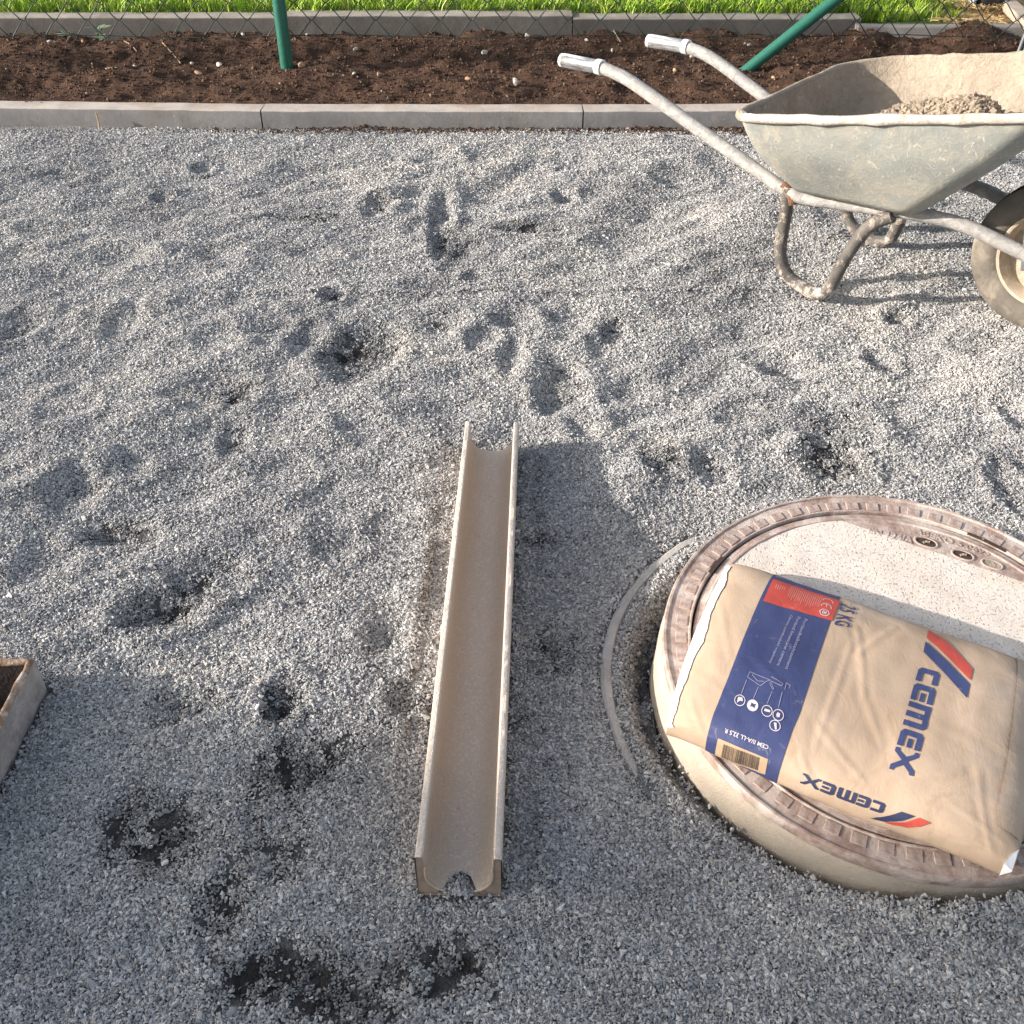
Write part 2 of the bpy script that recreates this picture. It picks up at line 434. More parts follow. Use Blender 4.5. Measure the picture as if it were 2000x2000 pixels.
# dents left by boots and tools: photo x, y, half width, half height, depth (m), bare soil 0..1
DENTS = [(705, 690, 62, 46, .028, .9), (1095, 750, 42, 48, .030, .35), (1635, 838, 62, 42, .018, .45), (1622, 905, 52, 30, .018, .9),
 (240, 1035, 70, 22, .018, .8), (130, 800, 46, 34, .018, .2), (420, 765, 70, 26, .018, .35), (470, 772, 30, 22, .01, .7), (320, 1190, 66, 36, .024, .8),
 (410, 1125, 60, 32, .02, .45), (598, 1500, 70, 46, .014, 1.25), (300, 1640, 85, 62, .010, 1.05), (430, 1775, 42, 62, .008, .9), (545, 1660, 50, 60, .006, .5),
 (555, 1365, 36, 34, .018, .75), (545, 1400, 24, 24, .01, .8), (670, 1945, 95, 60, .010, 1.1), (880, 1895, 70, 50, .010, 1.0), (545, 1890, 70, 46, .008, .75), (470, 1920, 46, 40, .006, .7),
 (1285, 908, 32, 28, .012, .85), (1388, 922, 34, 26, .016, .45), (862, 430, 20, 50, .020, .3), (885, 480, 40, 26, .012, .6), (1030, 452, 66, 9, .014, .9), (600, 430, 58, 9, .014, .8),
 (740, 407, 26, 16, .02, .4), (845, 310, 36, 12, .018, .2), (965, 305, 40, 18, .018, .1), (1122, 318, 34, 16, .018, .0), (945, 382, 34, 14, .012, .0), (1330, 278, 30, 14, .018, .1),
 (1325, 340, 46, 18, .018, .1), (1100, 385, 20, 10, .02, .3), (40, 635, 36, 26, .022, .3), (110, 640, 30, 24, .012, .1), (238, 630, 30, 30, .014, .0), (150, 950, 46, 34, .02, .25),
 (1525, 708, 50, 24, .02, .15), (1718, 708, 24, 18, .018, .1), (1930, 690, 52, 32, .02, .3), (1752, 627, 24, 12, .02, .4), (1975, 960, 30, 44, .018, .3), (1985, 815, 30, 30, .018, .1),
 (355, 1385, 55, 32, .012, .6), (800, 1372, 36, 30, .014, .6), (845, 1402, 20, 40, .01, .5), (455, 860, 26, 30, .012, .6), (395, 330, 18, 9, .02, .0), (315, 390, 18, 10, .02, .1),
 (650, 580, 20, 12, .016, .5), (940, 665, 28, 22, .016, .2), (1000, 620, 34, 20, .016, .1), (860, 628, 46, 22, .014, .35), (930, 545, 22, 10, .012, .4), (1115, 625, 40, 24, .02, .1),
 (1195, 648, 24, 18, .014, .55), (1000, 700, 22, 26, .014, .1), (1140, 830, 30, 30, .014, .0), (520, 640, 40, 30, .016, .0), (600, 660, 30, 24, .014, .1), (600, 345, 60, 14, .014, .1),
 (250, 910, 40, 22, .016, .1), (430, 660, 40, 28, .012, .0), (90, 450, 40, 16, .014, .0), (250, 500, 46, 18, .014, .0), (430, 500, 40, 14, .012, .0), (620, 500, 40, 12, .014, .1), (120, 350, 36, 12, .014, .0),
 (1440, 820, 40, 26, .012, .1), (1240, 760, 34, 24, .012, .0), (700, 830, 40, 30, .012, .1), (560, 930, 46, 30, .014, .15), (650, 1060, 40, 34, .012, .05), (90, 1090, 50, 34, .012, .1),
 (1060, 1060, 60, 20, .008, .4), (1080, 1250, 50, 30, .008, .5), (1100, 1300, 60, 26, .006, .4), (1020, 1420, 30, 30, .006, .3), (760, 1240, 40, 46, .01, .25), (250, 1300, 50, 30, .006, .1), (500, 1560, 20, 60, .004, .4), (250, 1560, 20, 60, .004, .5)]
dent_w = []
for px, py, rx, ry, d, s in DENTS:
    c = on_ground(px, py); ex = on_ground(px + rx, py); ey = on_ground(px, py - ry)
    dent_w.append((c.x, c.y, max(.012, (ex - c).length), max(.014, abs(ey.y - c.y)), d, s, rng.uniform(-.5, .5)))
LINE_Y = on_ground(950, 573).y
BOX = (-1.14, -.722, .60, 1.097)            # steel box: x0, x1, y0, y1
def terrain(x, y):
    """height and bare-soil share of the chipping bed"""
    x = np.asarray(x, float); y = np.asarray(y, float)
    h = np.zeros_like(x)
    for kx, ky, ph, am in waves: h += am * np.sin(kx * x + ky * y + ph)
    soil = np.zeros_like(x)
    calm = 1 / (1 + np.exp((1.02 - y) / .10))           # the near part is trodden flat
    rest = .35 + .65 * calm
    h *= rest
    for cx, cy, rx, ry, d, s, tw in dent_w:
        m = (abs(x - cx) < 3 * rx + .02) & (abs(y - cy) < 3 * ry + .02)
        if not m.any(): continue
        dx, dy = x[m] - cx, y[m] - cy
        q = (dx / rx + tw * dy / ry * .4) ** 2 + (dy / ry) ** 2
        wob = 1 + .22 * np.sin(dx / rx * 3.1 + cx * 40) * np.cos(dy / ry * 2.7 + cy * 31)
        q = q * wob
        d = d * .66
        h[m] += -d * np.exp(-(q * .95) ** 1.35) + d * .34 * np.exp(-((np.sqrt(q) - 1.55) ** 2) / .16)
        soil[m] += s * 1.05 * np.exp(-q * .75)
    soil = soil * np.clip(1.0 + .6 * (np.sin(x * 130 + 3 * np.sin(y * 71)) * np.sin(y * 118 + 2.3 * np.sin(x * 63)) + .6 * np.sin(x * 251 + y * 87) * np.sin(y * 227 - x * 95)), .1, 1.5)
    dist = np.hypot(x - KX, y - KY); rd = np.hypot(x - RX, y - RY); an = np.degrees(np.arctan2(y - KY, x - KX)) % 360
    near = np.exp(-((rd - .45) / .10) ** 2)
    h = h * (1 - .8 * near) - .005 * near
    seen = 1 / (1 + np.exp(-(an - 112) / 6)) / (1 + np.exp((an - 208) / 6))      # where the ring shows
    h += (.012 - .017 * seen) * np.exp(-((rd - .466) / .022) ** 2)
    h += .007 * seen * np.exp(-((rd - .432) / .016) ** 2)
    side = .12 + .88 / (1 + np.exp(-(an - 135) / 8)) / (1 + np.exp((an - 205) / 8))
    wid = .009 + .014 * side
    h += np.exp(-((dist - KR - .012) / .030) ** 2) * np.interp(an, [0, 150, 180, 193, 208, 216, 235, 245, 254, 267, 280, 310, 360], [.02, .0, .012, .022, .014, .012, .010, .016, .026, .045, .050, .04, .02])
    gro = np.exp(-((dist - KR - .012 - .010 * side) / wid) ** 2)
    h -= .046 * gro * side
    soil += .5 * gro * side
    h = np.where(dist < KR + .003, -.13, h)
    kk = 1 - .75 * np.exp(-((3.42 - y) / .22) ** 2)
    h = h * np.where(dist > .5, kk, 1)
    # channel presses the stones flat
    inch = (abs(x + .0665 - .0265 * (y - .742)) < .10) & (y > .70) & (y < 1.79)
    h = np.where(inch, np.minimum(h, -.001), h)
    inb = (x > BOX[0] - .012) & (x < BOX[1] + .004) & (y > BOX[2] - .01) & (y < BOX[3] + .004)
    h = np.where(inb, -.06, h)
    # levelled strip along the kerb, stones heaped a little against it
    h -= .010 * np.exp(-((3.42 - y) / .06) ** 2)
    h += .0075 * np.exp(-((y - LINE_Y - .012 * x) / .009) ** 2) * np.exp(-((x + .05) / .75) ** 4)      # where a levelling line was dragged
    h += .055 * np.exp(-((x - 1.21) ** 2 + (y - 2.13) ** 2) / .19 ** 2)      # gravel pushed up under the wheel
    return h + base_h(y), np.clip(soil, 0, 1.3)

def axis_coords(a, b, step, far):
    c = list(np.arange(a, b + step * .5, step)); s = step * 2.0; lo, hi = [], []
    q = a
    while q > -far: q -= s; lo.append(q); s *= 1.6
    s = step * 2.0; q = b
    while q < far: q += s; hi.append(q); s *= 1.6
    return np.array(lo[::-1] + c + hi)
def sheet(name, xs, ys, hfun, mat, attrs=()):
    X, Y = np.meshgrid(xs, ys); out = hfun(X.ravel(), Y.ravel())
    Z = out[0]
    nx, ny = len(xs), len(ys)
    idx = np.arange(nx * ny).reshape(ny, nx)
    f = np.stack([idx[:-1, :-1], idx[:-1, 1:], idx[1:, 1:], idx[1:, :-1]], -1).reshape(-1, 4)
    me = bpy.data.meshes.new(name)
    me.vertices.add(nx * ny); me.vertices.foreach_set('co', np.stack([X.ravel(), Y.ravel(), Z], -1).ravel())
    me.loops.add(len(f) * 4); me.loops.foreach_set('vertex_index', f.ravel())
    me.polygons.add(len(f)); me.polygons.foreach_set('loop_start', np.arange(len(f)) * 4)
    me.polygons.foreach_set('use_smooth', np.ones(len(f), bool))
    me.update(calc_edges=True); me.validate()
    for nm, v in zip(attrs, out[1:]):
        a = me.attributes.new(nm, 'FLOAT', 'POINT'); a.data.foreach_set('value', np.clip(v, 0, 1).astype(np.float32))
    me.materials.append(mat)
    return link(bpy.data.objects.new(name, me))
KERB_Y = float(on_ground(700, 247).y)
KERB_Z = float(base_h(KERB_Y))
xs = axis_coords(-2.5, 2.5, .014, 70.0)
ys = axis_coords(.25, KERB_Y + .03, .014, 70.0); ys = ys[ys <= KERB_Y + .035]
def bed_h(x, y):
    far = (abs(x) > 3.2) | (y < -.2)
    h, s = terrain(x, y)
    return np.where(far, base_h(y), h), np.where(far, 0, np.clip(s * 1.25, 0, 1))
tag(sheet('gravel_ground', xs, ys, bed_h, M_BED, ('dirt',)), kind='structure')

# ------------------------------------------------------------------ scattering of loose stuff
def variants(name, kinds, mat):
    c = bpy.data.collections.new(name)
    for i, (vs, fs) in enumerate(kinds):
        me = bpy.data.meshes.new('%s_%02d' % (name, i)); me.from_pydata([tuple(v) for v in vs], [], fs); me.materials.append(mat); me.update()
        c.objects.link(bpy.data.objects.new('%s_%02d' % (name, i), me))
    return c
def rock_kinds(n, pts, flat, seed, rough=.25):
    r = np.random.default_rng(seed); out = []
    for _ in range(n):
        bm = bmesh.new()
        p = r.normal(size=(pts, 3)); p /= np.linalg.norm(p, axis=1)[:, None]
        p *= (1 + r.uniform(-rough, rough, (pts, 1))); p *= np.array([1.0, r.uniform(.6, .85), flat * r.uniform(.8, 1.2)]) * .5
        for q in p: bm.verts.new(q)
        res = bmesh.ops.convex_hull(bm, input=bm.verts)
        bmesh.ops.delete(bm, geom=list({g for g in res['geom_interior'] + res['geom_unused'] if isinstance(g, bmesh.types.BMVert)}), context='VERTS')
        bmesh.ops.recalc_face_normals(bm, faces=bm.faces)
        bm.verts.index_update()
        out.append(([v.co.copy() for v in bm.verts], [tuple(v.index for v in f.verts) for f in bm.faces])); bm.free()
    return out
def scatter(name, P, rot, scl, coll, parent=None, damp=None):
    n = len(P); me = bpy.data.meshes.new(name)
    me.vertices.add(n); me.vertices.foreach_set('co', np.asarray(P, np.float32).ravel())
    for nm, v in (('rot', rot), ('scl', scl)):
        a = me.attributes.new(nm, 'FLOAT_VECTOR', 'POINT'); a.data.foreach_set('vector', np.asarray(v, np.float32).ravel())
    if damp is not None:
        a = me.attributes.new('damp', 'FLOAT', 'POINT'); a.data.foreach_set('value', np.clip(damp, 0, 1).astype(np.float32))
    a = me.attributes.new('pick', 'INT', 'POINT'); a.data.foreach_set('value', rng.integers(0, len(coll.objects), n).astype(np.int32))
    me.update()
    o = link(bpy.data.objects.new(name, me), parent)
    g = bpy.data.node_groups.new(name, 'GeometryNodeTree')
    g.interface.new_socket('Geometry', in_out='INPUT', socket_type='NodeSocketGeometry')
    g.interface.new_socket('Geometry', in_out='OUTPUT', socket_type='NodeSocketGeometry')
    N = g.nodes.new; L = g.links.new
    gi, go = N('NodeGroupInput'), N('NodeGroupOutput')
    iop = N('GeometryNodeInstanceOnPoints'); ci = N('GeometryNodeCollectionInfo')
    ci.inputs['Collection'].default_value = coll; ci.inputs['Separate Children'].default_value = True; ci.inputs['Reset Children'].default_value = True
    iop.inputs['Pick Instance'].default_value = True
    def at(nm, ty):
        x = N('GeometryNodeInputNamedAttribute'); x.data_type = ty; x.inputs['Name'].default_value = nm
        return [q for q in x.outputs if q.enabled and q.name == 'Attribute'][0]
    e2r = N('FunctionNodeEulerToRotation')
    L(at('rot', 'FLOAT_VECTOR'), e2r.inputs[0]); L(e2r.outputs[0], iop.inputs['Rotation'])
    L(at('scl', 'FLOAT_VECTOR'), iop.inputs['Scale']); L(at('pick', 'INT'), iop.inputs['Instance Index'])
    L(gi.outputs[0], iop.inputs['Points']); L(ci.outputs[0], iop.inputs['Instance']); L(iop.outputs[0], go.inputs[0])
    md = o.modifiers.new('scatter', 'NODES'); md.node_group = g
    return tag(o, kind='stuff')
def jitter_rows(y0, y1, halfw, step_of):
    X, Y = [], []; y = y0
    while y < y1:
        s = step_of(y); w = halfw(y); n = int(2 * w / s)
        X.append(-w + (np.arange(n) + rng.uniform(0, 1)) * s + rng.uniform(-.5, .5, n) * s); Y.append(y + rng.uniform(-.55, .55, n) * s); y += s
    return np.concatenate(X), np.concatenate(Y)
chips = variants('chipping', rock_kinds(14, 11, .62, 5), M_CHIP)
def clump_kinds(n, seed):
    """a palm-sized pinch of stones, so that a bed of millions stays cheap"""
    r = np.random.default_rng(seed); out = []
    kinds = rock_kinds(10, 10, .6, seed + 1)
    for _ in range(n):
        vs, fs, tn = [], [], []
        for k in range(26):
            rad = .0105 * math.sqrt((k + .5) / 26); a = k * 2.39996 + r.uniform(-.3, .3)
            size = .0049 * math.exp(r.normal(0, .32)); kv, kf = kinds[r.integers(0, 10)]
            m = Matrix.Translation((rad * math.cos(a) + r.uniform(-.0007, .0007), rad * math.sin(a) + r.uniform(-.0007, .0007), r.uniform(.0000, .0030))) @ Matrix.Rotation(r.uniform(0, 6.28), 4, 'Z') @ Matrix.Rotation(r.normal(0, .5), 4, 'X') @ Matrix.Rotation(r.normal(0, .5), 4, 'Y') @ Matrix.Diagonal((size * r.uniform(.9, 1.35), size * r.uniform(.8, 1.1), size, 1))
            i = len(vs); vs += [m @ v for v in kv]; fs += [tuple(q + i for q in f) for f in kf]; tn += [r.random()] * len(kv)
        out.append((vs, fs, tn))
    return out
clumps = bpy.data.collections.new('chipping_clump')
for i, (vs, fs, tn) in enumerate(clump_kinds(12, 21)):
    me = bpy.data.meshes.new('chipping_clump_%02d' % i); me.from_pydata([tuple(v) for v in vs], [], fs); me.materials.append(M_CHIP)
    at_ = me.attributes.new('tone', 'FLOAT', 'POINT'); at_.data.foreach_set('value', np.array(tn, np.float32)); me.update()
    clumps.objects.link(bpy.data.objects.new(me.name, me))
def gravel_keep(gx, gy, so, single):
    dist = np.hypot(gx - KX, gy - KY); rd = np.hypot(gx - RX, gy - RY); ang = np.degrees(np.arctan2(gy - KY, gx - KX)) % 360
    keep = rng.random(len(gx)) > np.clip(so * (1.0 if single else 1.25) - .06, 0, .45 if single else .80)
    e = .002 if single else .012
    keep &= dist > KR + e + .001
    bare = (rd > .4575 - e * .5) & (rd < .4735 + e * .4) & (ang > 118) & (ang < 206)
    keep &= ~(bare & (rng.random(len(gx)) > (.34 if single else .0)))
    keep &= ~((abs(gx + .0665 - .0265 * (gy - .742)) < .0515 + e * .45) & (gy > .738 - e * .5) & (gy < 1.745))
    keep &= ~((gx > BOX[0] - .02) & (gx < BOX[1] + e) & (gy > BOX[2] - .02) & (gy < BOX[3] + e))
    keep &= gy < KERB_Y - e * .6
    return keep
# the bed: clumps laid to the slope
gx, gy = jitter_rows(.30, KERB_Y, lambda y: .90 + .52 * y, lambda y: .0097 + .0009 * max(0, y - .9))
h, so = terrain(gx, gy); k = gravel_keep(gx, gy, so, False); gx, gy, h, so = gx[k], gy[k], h[k], so[k]
hx = (terrain(gx + .008, gy)[0] - terrain(gx - .008, gy)[0]) / .016; hy = (terrain(gx, gy + .008)[0] - terrain(gx, gy - .008)[0]) / .016
hx = np.clip(hx, -.9, .9); hy = np.clip(hy, -.9, .9)
nz = np.stack([-hx, -hy, np.ones_like(hx)], -1); nz /= np.linalg.norm(nz, axis=1)[:, None]
ph = rng.uniform(0, 6.28, len(gx)); ax = np.stack([np.cos(ph), np.sin(ph), np.zeros_like(ph)], -1)
ax -= nz * (ax * nz).sum(1)[:, None]; ax /= np.linalg.norm(ax, axis=1)[:, None]; ay = np.cross(nz, ax)
rot = np.stack([np.arctan2(ay[:, 2], nz[:, 2]), np.arcsin(np.clip(-ax[:, 2], -1, 1)), np.arctan2(ax[:, 1], ax[:, 0])], -1)
grow = (1.0 + .09 * np.clip(gy - .9, 0, None)) * rng.uniform(.9, 1.15, len(gx))
print('clumps', len(gx))
scatter('gravel_chippings', np.stack([gx, gy, h + rng.uniform(-.0005, .0012, len(gx))], -1), rot, np.repeat(grow[:, None], 3, 1), clumps, damp=so * 1.15 - .12)
# single loose stones on top and in the bare patches
gx, gy = jitter_rows(.30, KERB_Y, lambda y: .90 + .52 * y, lambda y: .0088 + .002 * max(0, y - .9))
h, so = terrain(gx, gy); k = gravel_keep(gx, gy, so * .95, True); gx, gy, h, so = gx[k], gy[k], h[k], so[k]
n = len(gx); size = (.0049 + .0005 * np.clip(gy - .9, 0, None)) * np.exp(rng.normal(0, .34, n))
lift = np.where(so > .45, 0, .0022)
lift = lift - .004 * (gy > KERB_Y - .03)
scatter('loose_chippings', np.stack([gx, gy, h + lift + size * .15], -1), np.stack([rng.normal(0, .5, n), rng.normal(0, .5, n), rng.uniform(0, 6.28, n)], -1), size[:, None] * np.stack([rng.uniform(.9, 1.35, n), rng.uniform(.8, 1.1, n), rng.uniform(.8, 1.1, n)], -1), chips, damp=so * .8 - .25)

# ------------------------------------------------------------------ kerbs
def stone_block(name, p0, p1, depth, z0, z1, mat, bev, lab, cat, group, seed, tilt=0.0):
    """a cast block from p0 to p1 (front line, x increasing), depth towards +y"""
    d = Vector((p1[0] - p0[0], p1[1] - p0[1], 0)); L = d.length; a = math.atan2(d.y, d.x)
    bm = box_bm(0, L, 0, depth, z0, z1)
    bmesh.ops.bisect_plane  # blocks are cut into short lengths so that edges can wander
    for k in range(1, 48):
        bmesh.ops.bisect_plane(bm, geom=bm.verts[:] + bm.edges[:] + bm.faces[:], plane_co=(L * k / 48, 0, 0), plane_no=(1, 0, 0))
    long_e = [e for e in bm.edges if abs((e.verts[0].co - e.verts[1].co).normalized().x) > .99 and e.is_manifold and e.calc_face_angle(0) > 1]
    bmesh.ops.bevel(bm, geom=long_e, offset=bev, segments=3, affect='EDGES', profile=.5)
    for v in bm.verts:
        w = v.co * 1.0
        v.co.y += .0018 * mnoise.noise(Vector((w.x * 9 + seed, w.z * 30, 1.3)))
        v.co.z += .0016 * mnoise.noise(Vector((w.x * 11 + seed, w.y * 30, 7.7)))
        chip = mnoise.noise(Vector((w.x * 21 + seed, 2.0, 9.1)))
        if chip > .48 and w.z > z1 - bev * 1.2 and w.y < bev * 1.2: v.co.y += (chip - .48) * .012; v.co.z -= (chip - .48) * .010
    o = bm_obj(name, bm, mat, smooth=True, sharp=40)
    if isinstance(mat, list):
        for p in o.data.polygons: p.material_index = 1 if p.normal.z < .35 else 0  # faces not turned upwards take the darker, shaded material
    o.location = (p0[0], p0[1], 0); o.rotation_euler = (tilt, 0, a)
    return tag(o, lab, cat, group)
kz1 = at_y(820, 215, KERB_Y).z                        # top of the kerb
kdep = at_z(820, 201, kz1).y - KERB_Y
def kerb_pt(px, py): p = at_z(px, py, KERB_Z); return (p.x, p.y)
kj = [(-1100, 236), (-115, 240), (513, 248), (1138, 249), (1770, 246), (2420, 244), (3050, 242)]
klab = [None, 'grey concrete kerb stone along the soil at the left edge, a thin stick against it', 'grey concrete kerb stone below the upright green fence post',
        'grey concrete kerb stone whose right end is hidden by the wheelbarrow tray', None]
for i in range(len(kj) - 1):
    a, b = kerb_pt(*kj[i]), kerb_pt(*kj[i + 1])
    gap = .0022
    d = Vector((b[0] - a[0], b[1] - a[1])); u = d.normalized() * gap
    lab = {0: 'grey concrete kerb stone outside the left edge of the view', 1: klab[1], 2: klab[2], 3: klab[3], 4: 'grey concrete kerb stone standing behind the wheelbarrow', 5: 'grey concrete kerb stone outside the right edge of the view'}[i]
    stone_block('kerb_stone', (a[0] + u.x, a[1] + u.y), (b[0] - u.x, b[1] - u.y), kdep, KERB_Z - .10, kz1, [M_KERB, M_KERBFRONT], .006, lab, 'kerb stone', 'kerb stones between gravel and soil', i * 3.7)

SOIL_Y0 = KERB_Y + kdep - .004
SOIL_Z0 = kz1 - .004
FENCE_Y = 3.86
def soil_base(y): return SOIL_Z0 + .065 * (y - SOIL_Y0)
def on_soil(px, py):
    z = SOIL_Z0
    for _ in range(14): z = .5 * z + .5 * soil_base(at_z(px, py, z).y)
    return at_z(px, py, z)
BK = on_soil(700, 68); BACK_Y = BK.y
bz1 = at_y(700, 33, BACK_Y).z
bdep = at_z(700, 22, bz1).y - BACK_Y
swaves = []
for lo, hi, amp, k in ((.25, .6, .007, 16), (.08, .2, .0036, 30), (.03, .07, .0022, 40)):
    for _ in range(k):
        wl = rng.uniform(lo, hi); a = rng.uniform(0, math.pi)
        swaves.append((2 * math.pi / wl * math.cos(a), 2 * math.pi / wl * math.sin(a), rng.uniform(0, 6.28), amp * math.sqrt(2.0 / k)))
heap = on_soil(1890, 92)
def soil_h(x, y):
    h = np.zeros_like(x)
    for kx, ky, ph, am in swaves: h += am * np.sin(kx * x + ky * y + ph)
    edge = np.clip((y - SOIL_Y0) / .10, 0, 1)
    h = h * (.25 + .75 * edge) - .010 * (1 - edge) + .004
    h += .075 * np.exp(-((x - heap.x) / .16) ** 2 - ((y - heap.y) / .17) ** 2)
    h += .035 * np.exp(-((x - heap.x + .42) / .2) ** 2 - ((y - heap.y) / .12) ** 2)
    return soil_base(y) + np.where(abs(x) > 3.6, 0, h),
xs = axis_coords(-2.9, 3.1, .016, 70.0); ys = np.arange(SOIL_Y0, BACK_Y + .05, .016)
tag(sheet('soil_bed', xs, ys, soil_h, M_SOIL), kind='structure')
crumbs = variants('soil_crumb', rock_kinds(10, 12, .8, 9, .4), M_CRUMB)
n = 42000
cx = rng.uniform(-2.8, 3.0, n); cy = rng.uniform(SOIL_Y0 + .004, BACK_Y + .015, n)
size = .0042 * np.exp(rng.normal(0, .5, n)); size = np.clip(size, .002, .014)
P = np.stack([cx, cy, soil_h(cx, cy)[0] + size * .2], -1)
# soil spilt over the front of the kerb
m = 2600
kx_ = np.concatenate([rng.normal(-.35, .32, m // 2), rng.normal(.62, .25, m - m // 2)]); ky_ = KERB_Y - np.abs(rng.normal(0, .03, m)) - .003
s2 = np.clip(.0045 * np.exp(rng.normal(0, .4, m)), .002, .012)
P = np.concatenate([P, np.stack([kx_, ky_, terrain(kx_, ky_)[0] + .006 + s2 * .3], -1)]); size = np.concatenate([size, s2]); n += m
scatter('soil_crumbs', P, rng.uniform(0, 6.28, (n, 3)), size[:, None] * rng.uniform(.7, 1.5, (n, 3)), crumbs)

# weathered edging behind the bed
def back_pt(px, py): p = on_soil(px, py); return (p.x, p.y)
bj = [(-900, 62), (545, 68), (1118, 70), (1683, 74)]
blab = ['weathered grey concrete edging left of the upright green post', 'weathered dark concrete edging right of the upright green post', 'weathered dark concrete edging behind the slanting green brace']
for i in range(3):
    a, b = back_pt(*bj[i]), back_pt(*bj[i + 1])
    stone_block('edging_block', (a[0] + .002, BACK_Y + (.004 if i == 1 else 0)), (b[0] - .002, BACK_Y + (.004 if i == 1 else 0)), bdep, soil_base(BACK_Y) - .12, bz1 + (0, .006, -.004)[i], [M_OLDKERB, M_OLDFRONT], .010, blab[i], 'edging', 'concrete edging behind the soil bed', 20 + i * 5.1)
ra = back_pt(1690, 96); rb = back_pt(2500, 100)
ez1 = at_y(1800, 48, ra[1]).z
stone_block('edging_block', (ra[0] - .03, ra[1] + .03), (rb[0], ra[1] + .03), .05, soil_base(BACK_Y) - .12, ez1 - .012, M_SLAB, .008, 'pale sunlit concrete edging behind the small soil heap at the right', 'edging', 'concrete edging behind the soil bed', 41.0, 0.0)

# ------------------------------------------------------------------ lawn
LAWN_Y0 = BACK_Y + bdep - .01
LAWN_Z = bz1 - .012
sx, sy = at_z(1900, 25, LAWN_Z).xy
def straw_f(x, y): return np.clip(1.6 - np.hypot((x - sx - .18) / .26, (y - sy) / .5) * 1.15, 0, 1)
def lawn_h(x, y):
    return LAWN_Z + .006 * np.sin(x * 9 + y * 5) * np.cos(y * 11 - x * 4) - np.where((x > ra[0] + .02) & (y < LAWN_Y0 + .12), .03, 0), straw_f(x, y)
xs = axis_coords(-3.4, 3.6, .05, 120.0); ys = axis_coords(LAWN_Y0 - .07, LAWN_Y0 + 1.6, .04, 160.0); ys = ys[ys >= LAWN_Y0 - .075]
tag(sheet('lawn', xs, ys, lawn_h, M_LAWN, ('straw',)), kind='structure')
def tuft(seed, nb, hmin, hmax):
    r = random.Random(seed); vs, fs = [], []
    for _ in range(nb):
        a = r.uniform(0, 6.28); b = r.uniform(0, 6.28); x, y = r.uniform(-.016, .016), r.uniform(-.016, .016)
        h = r.uniform(hmin, hmax); lean = r.uniform(.1, .75) * h; w = r.uniform(.0014, .0026)
        i = len(vs); ca, sa, cb, sb = math.cos(a), math.sin(a), math.cos(b), math.sin(b)
        for k, (f, ww) in enumerate(((0, 1), (.5, .9), (.85, .55))):
            ox, oy = x + cb * lean * f * f, y + sb * lean * f * f; z = h * f * (1 - .12 * f)
            vs += [Vector((ox - ca * w * ww, oy - sa * w * ww, z)), Vector((ox + ca * w * ww, oy + sa * w * ww, z))]
        vs.append(Vector((x + cb * lean, y + sb * lean, h * .88)))
        fs += [(i, i + 1, i + 3, i + 2), (i + 2, i + 3, i + 5, i + 4), (i + 4, i + 5, i + 6)]
    return vs, fs
tufts = variants('grass_tuft', [tuft(i, 11, .03, .075) for i in range(9)], M_GRASS)
n = 15000
gx = rng.uniform(-3.2, 3.4, n); gy = LAWN_Y0 + .004 + 1.5 * rng.random(n) ** 1.3
keep = (rng.random(n) > straw_f(gx, gy) * 1.15) & ~((gx > ra[0] - .05) & (gy < LAWN_Y0 + .035)); gx, gy = gx[keep], gy[keep]; n = len(gx)
scatter('lawn_grass', np.stack([gx, gy, lawn_h(gx, gy)[0] - .004], -1), np.stack([rng.normal(0, .12, n), rng.normal(0, .12, n), rng.uniform(0, 6.28, n)], -1), np.repeat(rng.uniform(.65, 1.25, (n, 1)), 3, 1), tufts)
stalks = variants('straw_stalk', [tube_data(catmull([(-.03, 0, 0), (0, rnd.uniform(-.006, .006), .003), (.03, 0, rnd.uniform(-.002, .006))], 3), .0011, 4) for _ in range(6)], M_STRAW)
n = 5200
gx = sx + .15 + rng.normal(0, .24, n); gy = np.abs(rng.normal(0, .34, n)) + LAWN_Y0 - .02
k = (rng.random(n) < straw_f(gx, gy) * 1.3) & (gy > LAWN_Y0 - .005); gx, gy = gx[k], gy[k]; n = len(gx)
scatter('straw_litter', np.stack([gx, gy, lawn_h(gx, gy)[0] + rng.uniform(.001, .014, n)], -1), np.stack([rng.normal(0, .2, n), rng.normal(0, .25, n), rng.uniform(0, 6.28, n)], -1), np.repeat(rng.uniform(.5, 1.3, (n, 1)), 3, 1), stalks)

# ------------------------------------------------------------------ chain-link fence
fence = tag(empty('chain_link_fence', (0, FENCE_Y, soil_base(FENCE_Y))), 'green chain link fence standing in the soil bed', 'fence')
fz = soil_base(FENCE_Y)
z_low = at_y(560, 74, FENCE_Y + .02).z - fz
D = .112
def zigzag(flip):
    pts = []
    for k in range(30):
        x = D / 2 if (k + flip) % 2 else 0
        s = 1 if (k + flip) % 2 else -1
        pts.append(Vector((x - s * .006, .002 * s, z_low + k * D / 2 - .003))); pts.append(Vector((x - s * .001, .0035, z_low + k * D / 2))); pts.append(Vector((x - s * .006, -.002 * s, z_low + k * D / 2 + .003)))
    vs, fs = tube_data(pts, .0019, 5, caps=False)
    me = bpy.data.meshes.new('wire'); me.from_pydata([tuple(v) for v in vs], [], fs); me.materials.append(M_WIRE)
    me.polygons.foreach_set('use_smooth', [True] * len(me.polygons)); me.update(); return me
zz = [zigzag(0), zigzag(1)]
x0 = -2.66
for i in range(98):
    o = bpy.data.objects.new('wire', zz[i % 2]); link(o, fence); o.location = (x0 + i * D / 2, .024 + rnd.uniform(-.002, .002), 0)
tube('tension_wire', [(-2.8 + .2 * k, .026, z_low + .004 + .006 * math.sin(k * 1.3)) for k in range(29)], .0017, M_WIRE, fence, sides=5)
